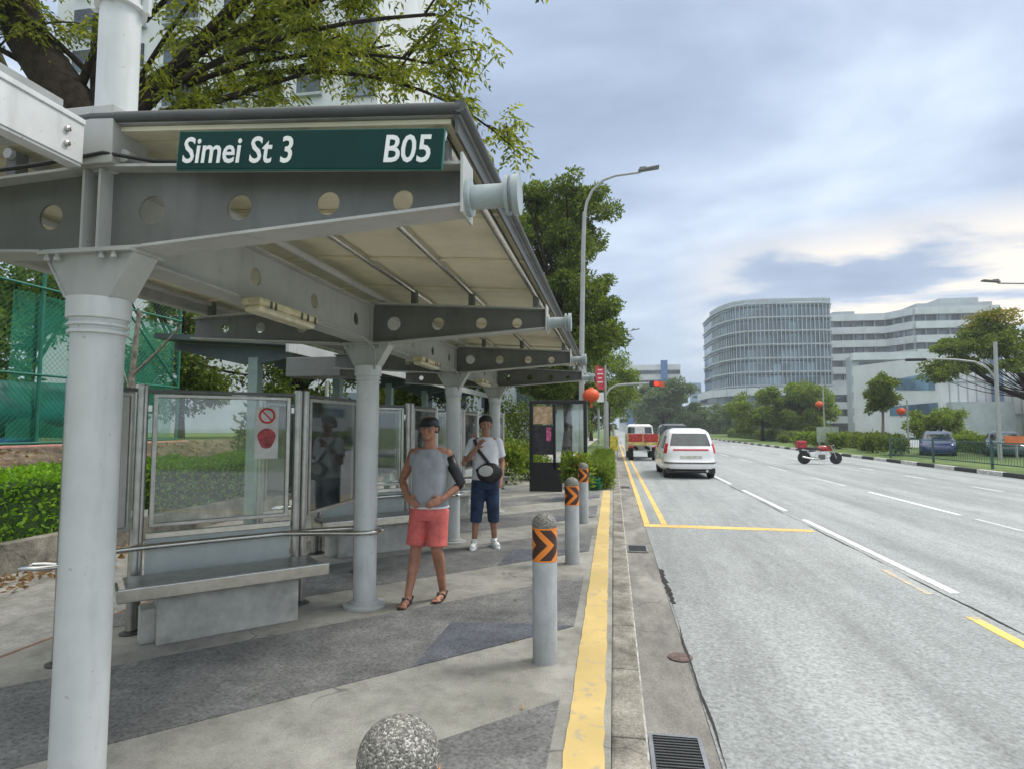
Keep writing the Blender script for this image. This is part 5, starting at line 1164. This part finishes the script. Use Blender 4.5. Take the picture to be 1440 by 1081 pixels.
# ------------------------------------------------------------------ people
M['skinA'] = mat('skin_tan', (.40, .185, .115), .55, 0, .15, 12); M['skinB'] = mat('skin_brown', (.36, .18, .115), .55, 0, .15, 12)
def loft(mb, rings, n=28, mi=0):
    vs = []; 
    for cx, cy, cz, rx, ry in rings:
        for j in range(n):
            a = 2*PI*j/n; c, s_ = math.cos(a), math.sin(a); vs.append((cx+rx*math.copysign(abs(c)**.88, c), cy+ry*math.copysign(abs(s_)**.88, s_), cz))
    k = len(rings); fs = [(i*n+j, i*n+(j+1) % n, (i+1)*n+(j+1) % n, (i+1)*n+j) for i in range(k-1) for j in range(n)] + [tuple(range(n))[::-1], tuple(range((k-1)*n, k*n))]
    mb.add(vs, fs, mi)
def limb(mb, pts, rad, n=16):
    P_ = [Vector(p) for p in pts]; mb.tube(P_, rad, n)
    for p, r in zip(P_, rad): mb.ball(p, r*.995, 14)
def fused(mb, name, m_, parent, vox=.007, sm=4):
    o = mb.build(name, m_, parent, fix=False)
    r = o.modifiers.new('fuse', 'REMESH'); r.mode = 'VOXEL'; r.voxel_size = vox; r.use_smooth_shade = True
    s_ = o.modifiers.new('soften', 'SMOOTH'); s_.factor = .5; s_.iterations = sm
    return o
def hand(mb, wrist, fdir, palm_n, side, curl=.5, size=1.0):
    """palm plus four fingers and a thumb; fdir along the hand, palm_n the way the palm faces, side towards the thumb"""
    w_ = Vector(wrist); f_ = Vector(fdir).normalized(); n_ = Vector(palm_n); n_ = (n_-f_*n_.dot(f_)).normalized(); s_ = Vector(side); s_ = (s_-f_*s_.dot(f_)-n_*s_.dot(n_)).normalized()
    for k_ in (-.024, -.008, .008, .024):
        b_ = w_+f_*.012+s_*k_*.6; e_ = w_+f_*.088*size+s_*k_; mb.tube([b_, (b_+e_)/2, e_], [.017, .017, .0125], 8); mb.ball(e_, .0125, 8)
    for k_, L_ in ((.026, .070), (.009, .079), (-.009, .073), (-.025, .058)):
        p = w_+f_*.088*size+s_*k_; d = f_.copy(); P_ = [p]
        for q_ in range(3):
            ang = curl*(.35+.4*q_); d = (f_*math.cos(ang*(q_+1)*.7)+n_*math.sin(ang*(q_+1)*.7)).normalized(); p = p+d*L_*(.42, .33, .25)[q_]; P_.append(p)
        mb.tube(P_, [.0098, .0092, .0085, .0070], 8); mb.ball(P_[-1], .007, 8)
    t0 = w_+f_*.022+s_*.024; t1 = t0+(s_*.7+f_*.6+n_*.25).normalized()*.038; t2 = t1+(f_*.9+s_*.2+n_*.4).normalized()*.030
    mb.tube([t0, t1, t2], [.014, .012, .009], 8); mb.ball(t2, .009, 8)
def head(mb, c, yawh=0.0, r=1.0):
    """skull, jaw, nose, ears, lips; faces -y turned by yawh"""
    Rm = Matrix.Rotation(yawh, 3, 'Z'); c = Vector(c)
    def P(x, y, z): return c + Rm @ Vector((x*r, y*r, z*r))
    mb.ball(P(0, .012, .025), (.076*r, .094*r, .094*r), 20); mb.ball(P(0, -.010, -.035), (.062*r, .076*r, .072*r), 18); mb.ball(P(0, -.040, -.078), (.036*r, .036*r, .030*r), 14)
    mb.tube([P(0, -.082, .022), P(0, -.098, -.006), P(0, -.106, -.022)], [.008*r, .011*r, .015*r], 10); mb.ball(P(0, -.103, -.022), .0145*r, 10)
    for sx in (-1, 1):
        mb.ball(P(.076*sx, .010, -.004), (.010*r, .018*r, .030*r), 10); mb.ball(P(.038*sx, -.064, -.028), (.024*r, .020*r, .022*r), 10); mb.tube([P(.012*sx, -.084, .036), P(.046*sx, -.072, .036)], [.010*r, .009*r], 8)
    mb.tube([P(-.022, -.083, -.052), P(0, -.090, -.050), P(.022, -.083, -.052)], [.006*r, .008*r, .006*r], 8); mb.tube([P(-.018, -.082, -.062), P(0, -.088, -.063), P(.018, -.082, -.062)], [.006*r, .008*r, .006*r], 8)
    return P
def face_parts(P, parent, r=1.0):
    e = MB(); i_ = MB()
    for sx in (-1, 1): e.ball(P(.030*sx, -.076, .012), (.0135, .008, .008), 10); i_.ball(P(.030*sx, -.0835, .012), (.0062, .003, .0062), 8)
    e.build('eyes', mat('eye_white', (.55, .52, .48), .3), parent, smooth=180); i_.build('irises', 'black', parent, smooth=180)
    b = MB()
    for sx in (-1, 1): b.tube([P(.014*sx, -.092, .040), P(.030*sx, -.090, .045), P(.047*sx, -.080, .040)], [.0035, .004, .0025], 6)
    b.build('eyebrows', 'hair', parent); MB().tube([P(-.022, -.090, -.0575), P(0, -.097, -.0565), P(.022, -.090, -.0575)], [.002, .0028, .002], 6).build('mouth', mat('lip', (.26, .08, .07), .5), parent)
M['hair'] = mat('black_hair', (.014, .012, .011), .6, 0, .3, 40, .6, 90)
# person walking: grey sleeveless top, coral shorts, black cap, sandals
A = thing('person', 'person in grey sleeveless top, coral shorts, black cap and sandals walking under the shelter', 'person', (-1.70, 5.50, 0), R(-3))
b = MB()
loft(b, [(0, 0, .80, .13, .10), (0, 0, .88, .155, .115), (0, 0, .96, .155, .112), (0, -.005, 1.05, .150, .115), (0, -.005, 1.15, .155, .112), (0, 0, 1.25, .165, .108), (0, .005, 1.32, .16, .098), (0, .01, 1.37, .125, .075), (0, .01, 1.40, .07, .058), (0, .0, 1.46, .052, .054), (0, -.01, 1.52, .05, .054)])
legs = {-1: [(-.085, 0, .84), (-.115, -.04, .48), (-.145, -.14, .085)], 1: [(.085, 0, .84), (.095, -.06, .48), (.10, .10, .085)]}
for sx, L_ in legs.items():
    h_, k_, a_ = map(Vector, L_); limb(b, [h_, h_.lerp(k_, .5), k_, k_.lerp(a_, .28)+Vector((0, .022, 0)), k_.lerp(a_, .6)+Vector((0, .012, 0)), a_], [.088, .074, .054, .056, .044, .034])
    f_ = a_+Vector((0, 0, -.04)); b.tube([f_+Vector((0, .045, -.005)), f_+Vector((0, -.02, .0)), f_+Vector((sx*-.004, -.09, -.012)), f_+Vector((sx*-.01, -.15, -.022))], [.030, .036, .034, .020], 12); b.ball(f_+Vector((0, .045, -.008)), .030, 12)
    for q_ in range(5): b.tube([f_+Vector(((q_-2)*.015-sx*.008, -.135, -.022)), f_+Vector(((q_-2)*.017-sx*.010, -.185+abs(q_-(1 if sx > 0 else 3))*.006, -.027))], [.0105, .008], 8)
armL = [(-.165, .01, 1.345), (-.30, .06, 1.09), (-.175, -.10, .945)]   # image left, elbow out
armR = [(.165, .01, 1.345), (.29, .05, 1.07), (.165, -.120, .945)]
for sx, Aq in ((-1, armL), (1, armR)):
    s0, e0, w0 = map(Vector, Aq); limb(b, [s0+Vector((-sx*.06, 0, .01)), s0, s0.lerp(e0, .5), e0, e0.lerp(w0, .35), w0], [.058, .056, .046, .037, .037, .024])
    hand(b, w0, (w0-e0).normalized()+Vector((-sx*.4, 0, .1)), (0, 1, 0), (0, -.1, 1), .45)
Pf = head(b, (0, -.035, 1.585))
body_A = fused(b, 'skin_body', 'skinA', A, .0062, 3); face_parts(Pf, A)
c = MB(); loft(c, [(0, 0, .855, .178, .137), (0, 0, .90, .176, .134), (0, -.005, 1.0, .168, .131), (0, -.005, 1.1, .168, .129), (0, 0, 1.2, .176, .125), (0, 0, 1.27, .178, .120), (0, .005, 1.32, .172, .114), (0, .008, 1.36, .150, .098), (0, .008, 1.395, .105, .078)])
for sx in (-1, 1): c.tube([(sx*.150, -.01, 1.24), (sx*.155, .0, 1.34), (sx*.135, .005, 1.385)], [.050, .052, .034], 12)
tp_ = fused(c, 'sleeveless_top', mat('grey_jersey', (.33, .35, .37), .85, 0, .12, 5, 1.0, 9), A, .009, 4)
c = MB(); c.tube([(0.178*math.cos(a), .138*math.sin(a)-.0, .862) for a in [2*PI*j/28 for j in range(28)]], .010, 8, closed=True); c.build('white_hem', 'white', A, smooth=180)
c = MB(); loft(c, [(0, 0, .74, .172, .125), (0, 0, .80, .178, .134), (0, 0, .88, .168, .128)])
for sx, L_ in legs.items(): h_, k_, a_ = map(Vector, L_); c.tube([h_+Vector((0, 0, -.0)), h_.lerp(k_, .4), h_.lerp(k_, .93)+Vector((sx*.004, 0, 0))], [.104, .098, .092], 22)
fused(c, 'shorts', mat('coral_cotton', (.68, .15, .13), .8, 0, .2, 6, 1.0, 10), A, .009, 3)
c = MB(); s0, e0, w0 = map(Vector, armR); c.tube([s0+Vector((.012, 0, -.02)), s0.lerp(e0, .5), e0+Vector((0, 0, .01)), e0.lerp(w0, .22)], [.056, .052, .046, .042], 14); c.build('arm_sleeve', 'black', A, smooth=180)
c = MB()
loft(c, [(0, -.025, 1.612, .088, .107), (0, -.022, 1.640, .087, .105), (0, -.020, 1.668, .078, .094), (0, -.018, 1.688, .055, .066), (0, -.018, 1.697, .02, .025)])
c.slab([(-.078, -.095, 1.617), (-.066, -.165, 1.600), (0, -.190, 1.596), (.066, -.165, 1.600), (.078, -.095, 1.617)], (0, 0, .009)); c.build('cap', 'black', A, smooth=40)
c = MB(); loft(c, [(0, .012, 1.545, .078, .075), (0, .012, 1.58, .084, .088), (0, .0, 1.612, .086, .1)]); c.build('hair', 'hair', A, smooth=180)
for sx, L_ in legs.items():
    a_ = Vector(L_[2]); g = MB(); poly = [(a_.x+.038*math.cos(t)*(1.12 if math.sin(t) < 0 else .9), a_.y-.066+.130*math.sin(t)) for t in [2*PI*j/22 for j in range(22)]]
    g.prism(poly, .003, .022); so = g.build('sandal', mat('sandal_sole', (.05, .03, .022), .7), A, bevel=.004)
    g = MB(); f_ = a_+Vector((0, 0, -.04)); g.tube([f_+Vector((.040, -.035, -.015)), f_+Vector((.022, -.07, .018)), f_+Vector((-.004, -.10, .020)), f_+Vector((-.012, -.125, -.004))], .0085, 8); g.tube([f_+Vector((-.040, -.035, -.015)), f_+Vector((-.026, -.06, .020)), f_+Vector((-.004, -.10, .020))], .0085, 8)
    g.tube([f_+Vector((-.040, -.03, -.01)), f_+Vector((-.03, .05, .012)), f_+Vector((0, .072, .014)), f_+Vector((.03, .05, .012)), f_+Vector((.040, -.03, -.01))], .007, 8); g.build('strap', 'black', so, smooth=60)
# person standing: white tee, crossbody bag, denim bermudas, white trainers
B = thing('person', 'person in white tee and blue bermudas with black crossbody bag, one hand raised', 'person', (-1.70, 8.0, 0), R(14))
b = MB()
loft(b, [(0, 0, .84, .13, .10), (0, 0, .92, .155, .115), (0, 0, 1.0, .155, .112), (0, -.005, 1.09, .150, .115), (0, -.005, 1.2, .155, .112), (0, 0, 1.3, .165, .108), (0, .005, 1.37, .16, .098), (0, .01, 1.42, .125, .075), (0, .01, 1.45, .07, .058), (0, .0, 1.50, .052, .054), (0, -.01, 1.56, .05, .054)])
legs = {-1: [(-.085, 0, .88), (-.115, -.02, .49), (-.145, -.02, .09)], 1: [(.085, 0, .88), (.105, -.02, .49), (.125, .05, .09)]}
for sx, L_ in legs.items():
    h_, k_, a_ = map(Vector, L_); limb(b, [h_, h_.lerp(k_, .5), k_, k_.lerp(a_, .28)+Vector((0, .022, 0)), k_.lerp(a_, .6)+Vector((0, .012, 0)), a_], [.088, .076, .056, .056, .044, .034])
armL = [(-.165, .0, 1.395), (-.285, -.08, 1.12), (-.115, -.185, 1.335)]
armR = [(.165, .0, 1.395), (.225, .03, 1.12), (.205, -.115, .93)]
for sx, Aq in ((-1, armL), (1, armR)):
    s0, e0, w0 = map(Vector, Aq); limb(b, [s0+Vector((-sx*.06, 0, .01)), s0, s0.lerp(e0, .5), e0, e0.lerp(w0, .35), w0], [.058, .056, .048, .040, .040, .025])
    hand(b, w0, (w0-e0).normalized()+Vector((0, 0, .1)), (.8*-sx, .5, 0), (0, -1, .3), .8 if sx < 0 else .4)
Pf = head(b, (0, -.03, 1.635)); fused(b, 'skin_body', 'skinB', B, .0068, 3); face_parts(Pf, B)
c = MB(); loft(c, [(0, 0, .90, .182, .142), (0, 0, 1.0, .178, .138), (0, -.005, 1.1, .174, .136), (0, 0, 1.22, .178, .130), (0, 0, 1.32, .182, .124), (0, .005, 1.38, .178, .118), (0, .008, 1.425, .145, .098), (0, .008, 1.465, .088, .076)])
for Aq in (armL, armR): s0, e0, w0 = map(Vector, Aq); c.tube([s0+Vector((0, 0, .005)), s0.lerp(e0, .35), s0.lerp(e0, .72)], [.070, .068, .070], 16); c.ball(s0, .068, 12)
fused(c, 'tee_shirt', mat('white_cotton', (.70, .71, .74), .85, 0, .08, 5, 1.0, 9), B, .010, 4)
c = MB(); loft(c, [(0, 0, .78, .172, .125), (0, 0, .86, .178, .134), (0, 0, .95, .168, .128)])
for sx, L_ in legs.items(): h_, k_, a_ = map(Vector, L_); c.tube([h_, h_.lerp(k_, .5), k_.lerp(a_, .38)+Vector((0, .01, 0))], [.104, .096, .076], 22)
fused(c, 'bermudas', mat('denim', (.022, .045, .10), .85, 0, .35, 9, 1.0, 12), B, .010, 3)
c = MB(); loft(c, [(0, .040, 1.59, .078, .070), (0, .030, 1.64, .092, .098), (0, .0, 1.685, .094, .112), (0, -.018, 1.715, .088, .108), (0, -.018, 1.745, .066, .084), (0, -.018, 1.762, .03, .04)]); fused(c, 'hair', 'hair', B, .009, 2)
c = MB(); c.tube([(-.15, -.06, 1.43), (-.10, -.145, 1.30), (.02, -.165, 1.15), (.10, -.165, 1.02), (.18, -.07, .94), (.19, .04, .98)], [.022]*6, 10); c.build('bag_strap', 'black', B, smooth=60)
bg_ = MB(); bg_.ball((.05, -.185, 1.0), (.175, .06, .135), 20); bg_.tube([(-.11, -.17, 1.06), (-.06, -.19, .95), (.05, -.2, .90), (.16, -.18, .95)], .035, 10); fused(bg_, 'shoulder_bag', 'black', B, .009, 3)
MB().ball((-.005, -.243, 1.03), (.095, .012, .072), 18).build('pale_patch', mat('patch', (.50, .50, .46), .7), B, smooth=180)
for sx, L_ in legs.items():
    a_ = Vector(L_[2]); g = MB(); d = Vector((sx*.25, -1, 0)).normalized(); p0 = a_+Vector((0, 0, -.03))
    g.tube([p0-d*.05+Vector((0, 0, .01)), p0+d*.02, p0+d*.10+Vector((0, 0, -.014)), p0+d*.165+Vector((0, 0, -.024))], [.042, .046, .042, .030], 14); g.ball(p0-d*.05, .040, 12); g.tube([a_+Vector((0, 0, -.02)), a_+Vector((0, 0, .035))], [.040, .042], 14)
    sh2 = fused(g, 'trainer', 'white', B, .007, 2); q = MB()
    poly = [tuple((Vector((a_.x, a_.y, 0))+d*(.055+.135*math.cos(t))+Vector((-d.y, d.x, 0))*.046*math.sin(t)).xy) for t in [2*PI*j/22 for j in range(22)]]; q.prism(poly, .002, .024); q.build('sole', 'white', sh2)
    q = MB()
    for k_ in (.03, .06, .09): q.bar(p0+d*k_+Vector((-.03, 0, .038-k_*.15)), p0+d*k_+Vector((.03, 0, .038-k_*.15)), .008, .012)
    q.build('laces', 'black', sh2)

for i, (x, y_, r, h) in enumerate([(-6.9, 15.5, 1.0, 2.2), (-7.2, 19, 1.2, 2.6), (-5.2, 23.5, 1.1, 2.3), (-4.2, 28, 1.3, 2.8), (-7.4, 12.3, .9, 1.9)]):
    shrub('tall_shrub', ['tall dark shrub behind the walkway, seen between the second and third columns', 'tall dark shrub farther along the walkway', 'tall dark shrub at the far end of the walkway', 'big shrub beyond the shelter end, left of the notice panel', 'tall shrub behind the walkway, just right of the court net'][i], (x, y_, 0), r, h, 2600, .17, .07, 'leafB', 130+i, group='tall shrubs behind the shelter')

# thin humid air over the whole place
hz = MB(); hz.box((20, 160, 22.5), (400, 420, 48)); ho = hz.build('haze', None if False else (lambda: (lambda m: m)(bpy.data.materials.new('haze_air')))(), fix=True)
hm = ho.data.materials[0]; hm.use_nodes = True; t_ = hm.node_tree
for n_ in list(t_.nodes):
    if n_.type != 'OUTPUT_MATERIAL': t_.nodes.remove(n_)
pv = t_.nodes.new('ShaderNodeVolumePrincipled'); pv.inputs['Color'].default_value = (.86, .92, 1, 1); pv.inputs['Density'].default_value = .0008; pv.inputs['Anisotropy'].default_value = .3
t_.links.new(pv.outputs[0], [n_ for n_ in t_.nodes if n_.type == 'OUTPUT_MATERIAL'][0].inputs['Volume'])
tag(ho, kind='stuff')

for (x, y_, z_, sx, sy, sz, par) in ((45, 182, 35.6, 9, 7, 2.2, hp), (39, 180, 35.4, 3, 3, 1.6, hp), (97, 192, 36.9, 10, 8, 2.2, wg), (70, 200, 35.6, 6, 5, 2.2, wg)): MB().box((x, y_, z_), (sx, sy, sz)).build('roof_plant', 'louvre', par)

for i, (x, y_, h, w_) in enumerate([(-2.6, 72, 7.5, 2.4), (-5.5, 64, 7.0, 2.6), (-4.0, 92, 8.5, 3.0)]):
    cl_ = [(rnd.uniform(-w_, w_), rnd.uniform(-2, 2), rnd.uniform(1.2, h-.7), rnd.uniform(1.1, 1.6), 500) for _ in range(20)]
    tree('verge_tree', ['leafy tree on the left verge beyond the traffic signal mast', 'leafy tree on the left verge, seen through the notice panel glass', 'farthest leafy tree on the left verge at the end of the road'][i], (x, y_, 0), [(0, 0, 0), (0, 0, 1.2), (.1, 0, 3)], cl_, .28, .13, 'leafB', seed=160+i, r0=.2, group='trees on the left verge')
